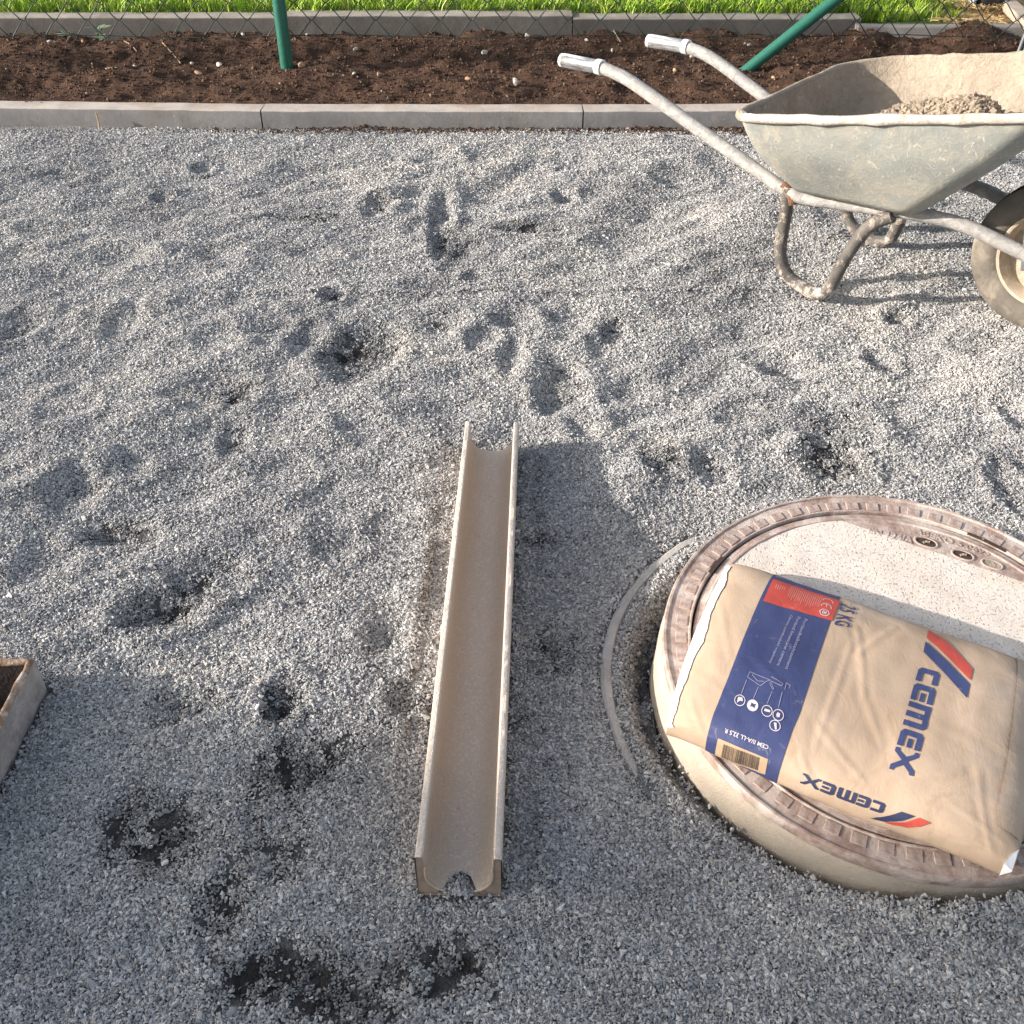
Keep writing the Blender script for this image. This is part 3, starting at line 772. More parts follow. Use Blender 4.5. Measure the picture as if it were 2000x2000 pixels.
tube('tension_wire', [(-2.8 + .2 * k, .026, z_low + 29 * D / 2 + .0) for k in range(29)], .0017, M_WIRE, fence, sides=5)
def fl(px, py, Y=FENCE_Y): p = at_y(px, py, Y); return Vector((p.x, p.y - FENCE_Y, p.z - fz))
pb = fl(560, 126)
po = tube('post', [(pb.x, 0, -.25), (pb.x, 0, .3), (pb.x, 0, 1.75)], .0225, M_GREEN, fence, sides=20)
tag(po, 'upright green post')
b0, b1 = fl(1470, 128), fl(1640, -8)
dirb = (b1 - b0).normalized()
tag(tube('brace', [b0 - dirb * .12, b0, b1, b0 + dirb * 1.35], .0205, M_GREEN, fence, sides=18), 'slanting green brace')
rp = fl(2012, 100)
tag(tube('post', [(rp.x, 0, -.25), (rp.x, 0, .4), (rp.x, 0, 1.8)], .024, M_GREEN, fence, sides=20), 'green corner post')
sl = tube('tie_strap', [(rp.x - .05 , -.012, .02), (rp.x - .035, -.012, .16), (rp.x - .02, -.014, .30), (rp.x - .012, -.014, .48)], .007, M_STAY, fence, sides=8)

# things on the straw behind the fence
pp = at_z(1935, 12, LAWN_Z + .008)
pot = tag(empty('plant_pot', (pp.x, pp.y + .052, LAWN_Z + .006)), 'small black plastic pot on the straw behind the fence', 'plant pot')
vs, fs = lathe_data([(.0, .002), (.044, .002), (.050, .006), (.056, .06), (.060, .115), (.056, .115), (.048, .02), (0, .02)], 4 * 7)
vs = [Vector((math.copysign(abs(v.x) ** .75 * .056 ** .25, v.x), math.copysign(abs(v.y) ** .75 * .056 ** .25, v.y), v.z)) for v in vs]
mesh_obj('pot_body', vs, fs, M_POT, pot, smooth=True, sharp=40)
bm_obj('side_strip', box_bm(-.070, -.0585, -.045, .045, .004, .12, .002), M_POTRIM, pot)
w0, w1 = at_z(1968, 2, LAWN_Z + .03), at_z(2004, 58, LAWN_Z + .0)
dv = (w1 - w0); ang = math.atan2(dv.y, dv.x)
bd = bm_obj('timber_board', box_bm(-.55, dv.length, -.028, .028, -.034, .0, .003), M_WOOD)
bd.location = (w0.x + .02, w0.y, LAWN_Z + .025); bd.rotation_euler = (0, 0, ang)
tag(bd, 'pale bleached timber board lying on straw at the top right corner', 'board')

# ------------------------------------------------------------------ small things on the soil
def pebble(px, py, r, mat, lab, group, seed, flat=.7):
    p = on_soil(px, py); r = r * p.y / 1.0 / FOC * 1.15
    vs, fs = rock_kinds(1, 16, flat, seed, .2)[0]
    z = float(soil_h(np.array([p.x]), np.array([p.y]))[0][0])
    rr = random.Random(seed); rz = rr.uniform(0, 6.28)
    o = mesh_obj('pebble', [v * 2 * r for v in vs], fs, mat, smooth=False)
    md = o.modifiers.new('round', 'SUBSURF'); md.levels = 1; md.render_levels = 1
    o.location = (p.x, p.y, z + r * flat * .6); o.rotation_euler = (rr.uniform(-.3, .3), rr.uniform(-.3, .3), rz)
    return tag(o, lab, 'pebble', group)
PG = 'pale pebbles on the soil bed'
pebble(1005, 168, 10, M_PEBBLE, 'largest white pebble near the front of the brown soil bed', PG, 301)
pebble(428, 128, 7.5, M_PEBBLE, 'white pebble on the soil just left of the upright green post', PG, 302)
pebble(915, 157, 7, M_TANPEB, 'tan stone on the soil beside the largest white pebble', PG, 303)
pebble(590, 138, 9, M_TANPEB, 'orange brown stone at the foot of the upright green post', PG, 304)
pebble(945, 112, 9, M_PEBBLE, 'long pale pebble in the middle of the soil bed', PG, 305, .45)
pebble(388, 140, 10, M_TANPEB, 'flat tan chip on the soil left of the post', PG, 306, .3)
for i, (px, py, r, lab) in enumerate([
        (163, 90, 6, 'pale pebble beside the taller weed at the left'), (100, 95, 6, 'pale pebble left of the low weed near the left edge'), (375, 126, 4.5, 'small pale pebble touching the left side of the white pebble by the post'),
        (692, 150, 6, 'pale pebble right of the upright post, left one of a pair'), (738, 148, 6, 'pale pebble right of the upright post, right one of a pair'),
        (1030, 76, 7, 'pale pebble by the back edging above the largest white pebble'), (1145, 88, 4, 'small pale pebble just above the far wheelbarrow handle bend'), (1352, 117, 7, 'white pebble between the two wheelbarrow handles'),
        (1318, 140, 5.5, 'pale pebble below the far wheelbarrow handle'), (1462, 94, 5.5, 'pale pebble left of the foot of the slanting green brace'), (695, 103, 6, 'pale pebble behind the front pair right of the post'),
        (170, 187, 4, 'tiny pale pebble close to the kerb at the far left'), (548, 168, 4, 'tiny pale pebble in front of the upright green post'), (600, 72, 5, 'pale pebble by the edging right of the upright post'),
        (475, 73, 5, 'pale pebble by the edging left of the upright post'), (1195, 98, 5, 'pale pebble beyond the near wheelbarrow handle'), (1510, 154, 5, 'pale pebble beside the tray under the slanting brace'), (265, 138, 4.5, 'small pale pebble in the left third of the soil bed')]):
    pebble(px, py, r, M_PEBBLE if i % 4 else M_TANPEB, lab, PG, 400 + i)
TG = 'dry twigs on the soil bed'
for i, (a, b, lab) in enumerate([((244, 88), (268, 104), 'straight dry twig right of the taller weed'), ((320, 97), (354, 129), 'longest dry twig lying left of the upright post'), ((205, 132), (232, 150), 'thin dry twig below the taller weed'),
        ((685, 60), (700, 52), 'short twig against the edging right of the upright post'), ((1195, 65), (1212, 85), 'dry twig by the edging above the near handle'), ((345, 65), (348, 45), 'twig leaning on the weathered edging left of the post'), ((1640, 100), (1668, 102), 'pale twig behind the tray near the slanting brace'), ((60, 70), (20, 76), 'dry twig by the edging at the left edge')]):
    p, q = on_soil(*a), on_soil(*b); mid = (p + q) / 2 + Vector((0, .01, .012))
    for v in (p, q): v.z = float(soil_h(np.array([v.x]), np.array([v.y]))[0][0]) + .006
    o = tube('twig', catmull([p, mid, q], 4), .0024, M_TWIG, sides=6)
    tag(o, lab, 'twig', TG)
p0 = on_ground(196, 246)
st = tube('stick', catmull([(p0.x, KERB_Y - .009, KERB_Z - .01), (p0.x + .001, KERB_Y - .006, KERB_Z + .02), (p0.x - .001, KERB_Y - .004, KERB_Z + .045)], 4), .0026, M_TANPEB, sides=7)
tag(st, 'short brown stick standing against the left kerb stone', 'stick')
def weed(px, py, s, seed, lab):
    p = on_soil(px, py); root = tag(empty('weed', (p.x, p.y, float(soil_h(np.array([p.x]), np.array([p.y]))[0][0]))), lab, 'weed', 'weeds at the back of the soil bed')
    r = random.Random(seed)
    tube('stem', [(0, 0, -.01), (.004, 0, .02 * s), (.010, 0, .045 * s)], .002, M_WEED, root, sides=6)
    for k in range(9):
        a = r.uniform(0, 6.28); l = r.uniform(.03, .06) * s; h = r.uniform(.0, .04) * s; up = r.uniform(.1, .8)
        d = Vector((math.cos(a), math.sin(a), 0)); sd_ = Vector((-d.y, d.x, 0)) * l * .17
        c = [Vector((0, 0, h)), d * l * .5 + Vector((0, 0, h + l * up * .5)), d * l + Vector((0, 0, h + l * up * .55))]
        vs = [c[0] - sd_ * .3, c[0] + sd_ * .3, c[1] - sd_, c[1] + sd_, c[2]]
        mesh_obj('leaf', vs, [(0, 1, 3, 2), (2, 3, 4)], M_WEED, root, smooth=True)
weed(196, 82, 1.15, 1, 'taller grey green weed by the edging under the fence at left')
weed(135, 86, .8, 2, 'low grey green weed left of the taller one under the fence')

# ------------------------------------------------------------------ drain channel
ch = tag(empty('drain_channel', (-.0665, .742, 0), -math.atan(.0265)), 'tan polymer concrete drain channel, a metre long, open side up on the gravel', 'drain channel')
CW, CHH, CL = .1075, .0805, 1.0
def channel_profile():
    hw = CW / 2; t = .0105; out = []
    inn = []
    for k in range(15):
        a = math.pi * k / 14
        x = -math.cos(a); z = math.sin(a)
        inn.append((math.copysign(abs(x) ** .80, x) * (hw - t - .0015), CHH - .030 - abs(z) ** .85 * (CHH - .030 - .010)))
    top_l = [(-hw + .001, 0), (-hw, CHH - .006), (-hw + .001, CHH - .001), (-hw + .0025, CHH), (-hw + t - .002, CHH), (-hw + t - .0005, CHH - .0015), (-hw + t, CHH - .016)]
    prof = top_l + inn + [(-x, z) for x, z in top_l[::-1]]
    return prof
prof = channel_profile(); m = len(prof)
ny = 90; vs, fs = [], []
for j in range(ny + 1):
    y = CL * j / ny
    for x, z in prof:
        n1 = mnoise.noise(Vector((x * 25, y * 7, z * 25))); n2 = mnoise.noise(Vector((x * 90, y * 60, z * 90)))
        e = .0006 * n1 + .0005 * n2
        yy = y
        if j < 4 and abs(x) < .019 and z < .02:          # broken end of the floor
            yy = y + (.030 + .012 * mnoise.noise(Vector((x * 210, 3.1, 0)))) * (1 - (x / .019) ** 2) ** .5 * (1 - j / 4)
        vs.append((x * (1 + .012 * (j == 0 or j == ny)) , yy, z + (e if z > .004 else 0)))
for j in range(ny):
    for k in range(m):
        l = (k + 1) % m
        fs.append((j * m + k, j * m + l, (j + 1) * m + l, (j + 1) * m + k))
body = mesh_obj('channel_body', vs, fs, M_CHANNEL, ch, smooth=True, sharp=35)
# the two end faces: strip between the outer square and the inner half round
def end_face(y, flip):
    v2, f2 = [], []
    k0 = len(vs)
    pr_ = [(x, z) for x, z in prof]
    inn = pr_[4:m - 4]
    for (x, z) in inn:
        v2.append((x, y, z))
    outer = []
    for i, (x, z) in enumerate(inn):
        f = i / (len(inn) - 1)
        hw = CW / 2 - .001
        per = [(-hw, CHH - .0008), (-hw, 0.0), (hw, 0.0), (hw, CHH - .0008)]
        Ls = [CHH - .0008, 2 * hw, CHH - .0008]; d = f * sum(Ls); s = 0
        while s < 2 and d > Ls[s]: d -= Ls[s]; s += 1
        g = d / Ls[s]; a, b = per[s], per[s + 1]
        outer.append((a[0] + (b[0] - a[0]) * g, y, a[1] + (b[1] - a[1]) * g))
    n_ = len(inn); v2 += outer
    for i in range(n_ - 1): f2.append((i, i + 1, n_ + i + 1, n_ + i))
    return v2, f2
v2, f2 = end_face(.002, 0)
v2 = [(x, y + ((.012 if abs(x) < .022 and z < .03 else 0)), z - (.008 if abs(x) < .02 and z < .025 else 0)) for x, y, z in v2]
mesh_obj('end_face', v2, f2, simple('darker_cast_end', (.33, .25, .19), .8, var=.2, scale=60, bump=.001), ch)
v2, f2 = end_face(CL - .002, 1)
mesh_obj('end_face', v2, f2, M_CHANNEL, ch)
for s in (-1, 1):
    path = [(s * (CW / 2 - .0118), -.0005, CHH - .022)] + [(s * abs(math.cos(a)) ** .8 * .0425, -.0005, .0500 - math.sin(a) ** .85 * .0415) for a in (0.2, .5, .75, 1.0, 1.2)]
    tube('end_bead', catmull(path, 4), .0016, M_CHANNEL, ch, sides=6)
# stones washed into the broken end
n = 260
gx = -.068 + np.clip(rng.normal(0, .010, n), -.024, .024); gy = .742 + np.abs(rng.normal(0, .016, n)) - .008
gz = .004 + .010 * np.exp(-((gx + .068) / .014) ** 2) * np.clip(1.2 - (gy - .742) / .035, 0, 1) + rng.uniform(0, .004, n)
so = scatter('spilt_chippings', np.stack([gx, gy, gz], -1), rng.uniform(0, 6.28, (n, 3)), .0062 * rng.uniform(.7, 1.3, (n, 1)) * np.ones((1, 3)), chips)

# ------------------------------------------------------------------ manhole
ring = tag(empty('concrete_shaft_ring', (RX, RY, 0)), 'larger pale concrete ring showing as an arc in the gravel round the manhole', 'concrete ring')
vs, fs = lathe_data([(.435, -.16), (.446, -.030), (.452, -.011), (.457, -.0045), (.467, -.0045), (.473, -.010), (.478, -.16)], 160)
vs = [Vector((v.x * (1 + .004 * mnoise.noise(v * 12)), v.y * (1 + .004 * mnoise.noise(v * 12)), v.z + .003 * mnoise.noise(v * 18) + .001 * mnoise.noise(v * 70))) for v in vs]
mesh_obj('ring_wall', vs, fs, M_RING_CON, ring, smooth=True, sharp=40)
MZ = .097
TX, TY = .0099, .1066                                    # the manhole leans a little
ez_ = Vector((-TX, -TY, 1)).normalized(); ex_ = Vector((1, 0, TX)).normalized(); ey_ = ez_.cross(ex_)
M_ROT = Matrix((ex_, ey_, ez_)).transposed().to_euler()
fr = tag(empty('manhole', (KX, KY, MZ)), 'round manhole of tan concrete with a rusty iron rim of raised squares', 'manhole'); fr.rotation_euler = M_ROT
vs, fs = lathe_data([(.309, -.20), (.309, -.037), (.341, -.0175), (.3475, -.0195), (.352, -.027), (.355, -.05), (.357, -.09), (.360, -.14), (.362, -.24)], 200)
o2 = []
for v in vs:
    k = mnoise.noise(v * 14) * .0022 + mnoise.noise(v * 60) * .0009
    d = Vector((v.x, v.y, 0)).normalized()
    o2.append(v + d * k + Vector((0, 0, k * .6)))
mesh_obj('concrete_body', o2, fs, M_FRAME_CON, fr, smooth=True, sharp=50)
vs, fs = lathe_data([(.3085, -.04), (.3085, .0005), (.3095, .0022), (.3115, .0022), (.3125, .0002), (.3440, -.0005), (.3455, .0022), (.3490, .0022), (.3503, .0002), (.3512, -.008), (.3500, -.0155), (.3440, -.0185)], 200)
vs = [v + Vector((0, 0, .0009 * mnoise.noise(v * 40))) + Vector((v.x, v.y, 0)).normalized() * .0008 * mnoise.noise(v * 55) for v in vs]
mesh_obj('iron_rim', vs, fs, M_IRON, fr, smooth=True, sharp=30)
bm = box_bm(-.0086, .0086, -.0102, .0102, .0, .0024, .0009, 2)
me = bpy.data.meshes.new('stud'); bm.to_mesh(me); bm.free(); me.materials.append(M_STUD)
for i in range(60):
    a = R(89.16 + 6 * i)
    o = bpy.data.objects.new('stud', me); link(o, fr); r = .3228
    o.location = (r * math.cos(a), r * math.sin(a), -.0006 + rnd.uniform(-.0006, .0004)); o.rotation_euler = (0, 0, a)
lid = tag(empty('access_cover', (KX, KY, MZ)), 'pale pitted concrete cover with an iron edge, the cement bag lying on it', 'manhole cover'); lid.rotation_euler = M_ROT
c0, c1 = Vector((.0, .277)), Vector((.2272, .1483))
cn = Vector((-(c1 - c0).y, (c1 - c0).x)).normalized()
if cn.dot(Vector((0, 1))) < 0: cn = -cn
cd = c0.dot(cn)                                          # the iron segment lies beyond n.p > cd
def disc_cut(rad, keep_above, z1, nseg=150):
    bm = bmesh.new()
    ps = [bm.verts.new((rad * math.cos(2 * math.pi * i / nseg), rad * math.sin(2 * math.pi * i / nseg), z1)) for i in range(nseg)]
    bm.faces.new(ps)
    bmesh.ops.bisect_plane(bm, geom=bm.verts[:] + bm.edges[:] + bm.faces[:], plane_co=(cn.x * cd, cn.y * cd, z1), plane_no=(cn.x, cn.y, 0), clear_inner=keep_above, clear_outer=not keep_above)
    return bm
def extrude_down(bm, z0):
    r = bmesh.ops.extrude_face_region(bm, geom=bm.faces[:])
    for v in r['geom']:
        if isinstance(v, bmesh.types.BMVert): v.co.z = z0
    return bm
bm = disc_cut(.2895, False, -.0005)
bmesh.ops.triangulate(bm, faces=bm.faces)
for k in range(-29, 30):
    for no in ((1, 0, 0), (0, 1, 0)):
        bmesh.ops.bisect_plane(bm, geom=bm.verts[:] + bm.edges[:] + bm.faces[:], plane_co=(k * .01, k * .01, 0), plane_no=no)
for v in bm.verts: v.co.z += .0010 * mnoise.noise(v.co * 30) + .0007 * mnoise.noise(v.co * 80)
extrude_down(bm, -.03)
bm_obj('concrete_infill', bm, M_LID, lid, smooth=True, sharp=40)
vs, fs = lathe_data([(.289, -.03), (.289, -.0012), (.2905, .0010), (.2935, .0010), (.2955, -.0004), (.3030, -.0010), (.3050, -.003), (.3050, -.03)], 200)
vs = [v + Vector((0, 0, .0007 * mnoise.noise(v * 40))) for v in vs]
mesh_obj('iron_edge', vs, fs, M_IRON, lid, smooth=True, sharp=30)
bm = disc_cut(.2888, True, -.0009); extrude_down(bm, -.03)
bm_obj('iron_segment', bm, M_IRON, lid)
# keyholes in the segment: rims with dark sunken floors
ca = math.atan2((c1 - c0).y, (c1 - c0).x)
for (px, py, ln, mat) in ((.1048, .2353, .034, M_DARK), (.1555, .2055, .032, M_DARK), (.1955, .1845, .030, M_MORTAR)):
    bm = bmesh.new(); K = 28; rows = []
    for rr, z in ((1.22, -.0008), (1.12, .0012), (1.0, .0012), (.93, -.0003)):
        rows.append([bm.verts.new((math.copysign(abs(math.cos(a)) ** .8, math.cos(a)) * ln * .5 * rr, math.copysign(abs(math.sin(a)) ** .9, math.sin(a)) * ln * .28 * rr, z)) for a in [2 * math.pi * i / K for i in range(K)]])
    for i in range(K):
        for q in range(3): bm.faces.new((rows[q][i], rows[q][(i + 1) % K], rows[q + 1][(i + 1) % K], rows[q + 1][i]))
    o = bm_obj('keyhole', bm, M_STUD, lid, smooth=True); o.location = (px, py, 0); o.rotation_euler = (0, 0, ca)
    bm = bmesh.new(); bm.faces.new([bm.verts.new((math.cos(2 * math.pi * i / K) * ln * .5, math.sin(2 * math.pi * i / K) * ln * .27, -.0004)) for i in range(K)])
    bm_obj('hole_floor', bm, mat, o)
    if mat is M_DARK:
        tube('lift_pin', [(-ln * .12, -ln * .1, .0), (0, 0, .001), (ln * .14, ln * .06, .0006)], .0022, M_MORTAR, o, sides=8)
def font_mesh(txt, bold=False):
    cu = bpy.data.curves.new('lettering', 'FONT'); cu.body = txt; cu.size = 1; cu.resolution_u = 3
    if bold: cu.offset = .012
    o = bpy.data.objects.new('lettering', cu); COL.objects.link(o)
    dg = bpy.context.evaluated_depsgraph_get()
    me = bpy.data.meshes.new_from_object(o.evaluated_get(dg))
    bpy.data.objects.remove(o); bpy.data.curves.remove(cu)
    v = np.array([x.co[:2] for x in me.vertices]); lo, hi = v.min(0), v.max(0); v = (v - lo) / (hi - lo)
    f = [tuple(p.vertices) for p in me.polygons]; bpy.data.meshes.remove(me)
    return v, f, (hi - lo)
def raised_text(txt, p0, p1, hgt, z, parent, mat):
    v, f, sz = font_mesh(txt, True); d = (p1 - p0); L = d.length; d.normalize(); nn = Vector((-d.y, d.x, 0))
    bm = bmesh.new(); bv = [bm.verts.new((p0 + d * (a[0] * L) + nn * (a[1] * hgt)) + Vector((0, 0, z))) for a in v]
    for q in f:
        try: bm.faces.new([bv[i] for i in q])
        except ValueError: pass
    bmesh.ops.remove_doubles(bm, verts=bm.verts, dist=1e-6)
    r = bmesh.ops.extrude_face_region(bm, geom=bm.faces[:])
    for e in r['geom']:
        if isinstance(e, bmesh.types.BMVert): e.co.z += .0014
    return bm_obj('raised_lettering', bm, mat, parent)
raised_text('EN 124/A', Vector((.0155, .2566, 0)), Vector((.0813, .232, 0)), .016, -.0012, lid, M_IRON)
raised_text('ABEKO 5.0693', Vector((.0912, .2582, 0)), Vector((.1968, .2027, 0)), .013, -.0012, lid, M_IRON)
# wide dark places in the gap where the cover is lifted
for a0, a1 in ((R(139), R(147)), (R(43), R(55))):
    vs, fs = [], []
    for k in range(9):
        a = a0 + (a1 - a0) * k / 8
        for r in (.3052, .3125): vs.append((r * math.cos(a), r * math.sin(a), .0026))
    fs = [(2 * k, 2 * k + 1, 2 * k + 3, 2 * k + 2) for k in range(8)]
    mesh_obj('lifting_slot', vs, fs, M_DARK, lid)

# ------------------------------------------------------------------ cement bag
BA, BB, BC, BD = (.3408, 1.2264), (.2073, .9155), (.5934, .7096), (.7435, 1.0038)
def spw(x, p): return math.copysign(abs(x) ** p, x)
def bag_raw(u, q):
    c = spw(math.sin(q * math.pi), 1.5); s = math.sqrt(max(0, 1 - c * c)) * (1 if abs(q) <= .5 else -1)
    uu = min(max(u, 0), 1); e = 1 - abs(2 * uu - 1) ** 7 * .28
    v = .5 - spw(c, .62) * (.5 - .012 * (1 - abs(2 * uu - 1) ** 4))
    x = (1 - u) * ((1 - v) * BB[0] + v * BA[0]) + u * ((1 - v) * BC[0] + v * BD[0])
    y = (1 - u) * ((1 - v) * BB[1] + v * BA[1]) + u * ((1 - v) * BC[1] + v * BD[1])
    k = .014 * (1 - (2 * uu - 1) ** 2) * (1 - v); x -= k * .5; y -= k * .86
    hz = .046 - .015 * min(1, max(0, v)) ** 2 * (1 - .55 * uu)
    z = MZ + TX * (x - KX) + TY * (y - KY) + .0035 + hz * e * (1 + spw(s, .72)) + (1 - e) * .004
    return Vector((x, y, z))
CREASES = [((.45, -.172), (.52, .050), .0016), ((.52, .050), (.60, .172), .0013), ((.56, -.248), (.47, -.050), .0015), ((.72, .050), (.92, .094), .0012), ((.80, .292), (.97, .360), .0012), ((.86, .151), (.94, .435), .0012), ((.05, .292), (.12, .459), .0012), ((.03, .402), (.13, .418), .0016),
           ((.42, .201), (.58, .335), .0016), ((.55, .335), (.62, .248), .0012), ((.40, .335), (.46, .467), .0014), ((.02, -.094), (.12, .094), .0012), ((.02, .172), (.13, .220), .0012), ((.70, .248), (.82, .172), .0014), ((.45, -.094), (.43, .292), .0012), ((.30, .129), (.18, .066), .0010), ((.78, .435), (.98, .418), .0012), ((.84, .484), (.97, .385), .0012)]
def crease_h(u, q):
    h = 0
    for (a, b), (c, d), am in CREASES:
        dx, dy = (c - a), (d - b) * .9; L2 = dx * dx + dy * dy
        t = min(1, max(0, ((u - a) * dx + (q - b) * .9 * dy) / L2)); t2 = t
        e = math.hypot(u - a - dx * t, (q - b) * .9 - dy * t)
        am *= .5
        h += am * math.exp(-(e / .0075) ** 2) * (1 - .4 * abs(2 * t2 - 1)) - .6 * am * math.exp(-((e - .017) / .010) ** 2)
    return h
def bag_nrm(u, q):
    d = .004; a = bag_raw(u + d, q) - bag_raw(u - d, q); b = bag_raw(u, q + d) - bag_raw(u, q - d)
    n_ = b.cross(a); 
    return n_.normalized() if n_.length > 1e-9 else Vector((0, 0, 1))
NSIGN = 1 if bag_nrm(.5, .01).z > 0 else -1
def bag_pt(u, q, off=0.0):
    p = bag_raw(u, q); n_ = bag_nrm(u, q) * NSIGN
    w = Vector((u * 6, q * 5, 2.2))
    h = .0026 * mnoise.noise(w) + .0010 * mnoise.noise(w * 2.7) + crease_h(u, q)
    if abs(q) > .75: h *= max(0, (1 - abs(q)) * 4) 
    return p + n_ * (h + off)
bag = tag(empty('cement_bag', ((BA[0] + BC[0]) / 2, (BA[1] + BC[1]) / 2, .10)), 'full brown paper cement bag with a blue printed band lying on the manhole lid', 'cement bag')
bo = Vector(bag.location)
NU, NQ = 130, 150
vs, fs = [], []
for i in range(NU + 1):
    for j in range(NQ): vs.append(bag_pt(i / NU, -1 + 2 * j / NQ) - bo)
for i in range(NU):
    for j in range(NQ):
        l = (j + 1) % NQ; fs.append((i * NQ + j, i * NQ + l, (i + 1) * NQ + l, (i + 1) * NQ + j))
mesh_obj('paper_body', vs, fs, M_KRAFT, bag, smooth=True)
# folded block ends
for end, mat in ((0, M_WHITEPAPER), (1, M_KRAFT)):
    vs, fs = [], []
    ctr = sum((bag_pt(end, -1 + 2 * j / NQ) for j in range(NQ)), Vector()) / NQ
    out = (bag_raw(1, 0) - bag_raw(0, 0)).normalized() * (1 if end else -1)
    for s in (1.0, .93, .6, .25, .02):
        for j in range(NQ):
            p = bag_pt(end, -1 + 2 * j / NQ)
            vs.append(ctr + (p - ctr) * s + out * (.012 * (1 - s) ** .5 if s < 1 else 0) - bo)
    for k in range(4):
        for j in range(NQ):
            l = (j + 1) % NQ; fs.append((k * NQ + j, k * NQ + l, (k + 1) * NQ + l, (k + 1) * NQ + j))
    mesh_obj('end_patch', vs, fs, mat, bag, smooth=True)
def surf_mesh(name, polys, mat, off, nx=24, ny=24, quad=None, parent=bag, bow=0.0):
    """flat polygons in unit (or u,q) coordinates, cut on a grid and laid on the bag"""
    bm = bmesh.new()
    for P_ in polys:
        if isinstance(P_, tuple) and len(P_) == 3:
            v, f, _ = P_; bv = [bm.verts.new((a[0], a[1], 0)) for a in v]
            for q in f:
                try: bm.faces.new([bv[i] for i in q])
                except ValueError: pass
        else:
            try: bm.faces.new([bm.verts.new((a[0], a[1], 0)) for a in P_])
            except ValueError: pass
    xs_ = [v.co.x for v in bm.verts]; ys_ = [v.co.y for v in bm.verts]
    for n_, a, b, no in ((nx, min(xs_), max(xs_), (1, 0, 0)), (ny, min(ys_), max(ys_), (0, 1, 0))):
        for k in range(1, n_):
            c = a + (b - a) * k / n_
            bmesh.ops.bisect_plane(bm, geom=bm.verts[:] + bm.edges[:] + bm.faces[:], plane_co=(c, c, 0), plane_no=no)
    for v in bm.verts:
        x, y = v.co.x, v.co.y
        x = x + bow * x * (1 - x)
        if quad:
            p00, p10, p01, p11 = quad
            u = (1 - y) * ((1 - x) * p00[0] + x * p10[0]) + y * ((1 - x) * p01[0] + x * p11[0])
            q = (1 - y) * ((1 - x) * p00[1] + x * p10[1]) + y * ((1 - x) * p01[1] + x * p11[1])
        else: u, q = x, y
        v.co = bag_pt(u, q, off) - bo
    me = bpy.data.meshes.new(name); bm.to_mesh(me); bm.free(); me.materials.append(mat)
    me.polygons.foreach_set('use_smooth', [True] * len(me.polygons)); me.update()
    # keep the print facing outwards
    if len(me.polygons):
        c = me.polygons[len(me.polygons) // 2]
        if (bag_nrm(.5, 0) * NSIGN).dot(c.normal) < 0 and c.center.z > 0: me.flip_normals()
    return link(bpy.data.objects.new(name, me), parent)
SQ = [[(0, 0), (1, 0), (1, 1), (0, 1)]]
def strip(pts, w, wq=None):
    """thin line in u,q space as quads"""
    wq = wq or w * 1.2; out = []
    for (a, b), (c, d) in zip(pts[:-1], pts[1:]):
        dx, dy = c - a, d - b; L = math.hypot(dx, dy) or 1; nx_, ny_ = -dy / L, dx / L
        out.append([(a - nx_ * w, b - ny_ * wq), (c - nx_ * w, d - ny_ * wq), (c + nx_ * w, d + ny_ * wq), (a + nx_ * w, b + ny_ * wq)])
    return out
def ringp(cu_, cq, ru, rq, t=.14, n_=24):
    out = []
    for i in range(n_):
        a, b = 2 * math.pi * i / n_, 2 * math.pi * (i + 1) / n_
        out.append([(cu_ + ru * math.cos(a), cq + rq * math.sin(a)), (cu_ + ru * math.cos(b), cq + rq * math.sin(b)), (cu_ + ru * (1 - t) * math.cos(b), cq + rq * (1 - t) * math.sin(b)), (cu_ + ru * (1 - t) * math.cos(a), cq + rq * (1 - t) * math.sin(a))])
    return out
# blue band, from the far seam over the top down to the near underside
band = []
bl = [(-.66, .160), (-.41, .156), (-.094, .142), (.162, .136), (.328, .128), (.378, .128), (.55, .130), (.68, .130)]
br = [(-.66, .380), (-.406, .377), (-.152, .370), (.024, .366), (.192, .364), (.26, .358), (.514, .354), (.68, .354)]
ql = np.linspace(-.66, .68, 100)
L_ = np.interp(ql, *zip(*bl)); R_ = np.interp(ql, *zip(*br))
band = [[(L_[i], ql[i]), (R_[i], ql[i]), (R_[i + 1], ql[i + 1]), (L_[i + 1], ql[i + 1])] for i in range(99)]
surf_mesh('blue_band', band, M_BLUE, .0006, 30, 1)
surf_mesh('band_line', strip([(.162, -.350), (.378, -.392)], .0008, .0022), M_PALEINK, .0011, 20, 1)
surf_mesh('red_panel', SQ, M_RED, .0010, 24, 16, quad=((.160, -.302), (.380, -.308), (.156, -.136), (.374, -.156)))
# small print on the red panel: pale lines, the CE mark and a hexagon mark
lines = []
rr = random.Random(3)
for k in range(17):
    x = .225 + k * .0062; lines += strip([(x, -.285 + .01 * rr.random()), (x - .002, -.185 - .025 * rr.random())], .0009)
for k in range(5):
    x = .178 + k * .007; lines += strip([(x, -.258), (x - .001, -.235 + .012 * rr.random())], .0012)
surf_mesh('small_print', lines, M_REDPALE, .0014, 1, 12)
def arc(cu_, cq, ru, rq, a0, a1, n_=10): return [(cu_ + ru * math.cos(a0 + (a1 - a0) * i / n_), cq + rq * math.sin(a0 + (a1 - a0) * i / n_)) for i in range(n_ + 1)]
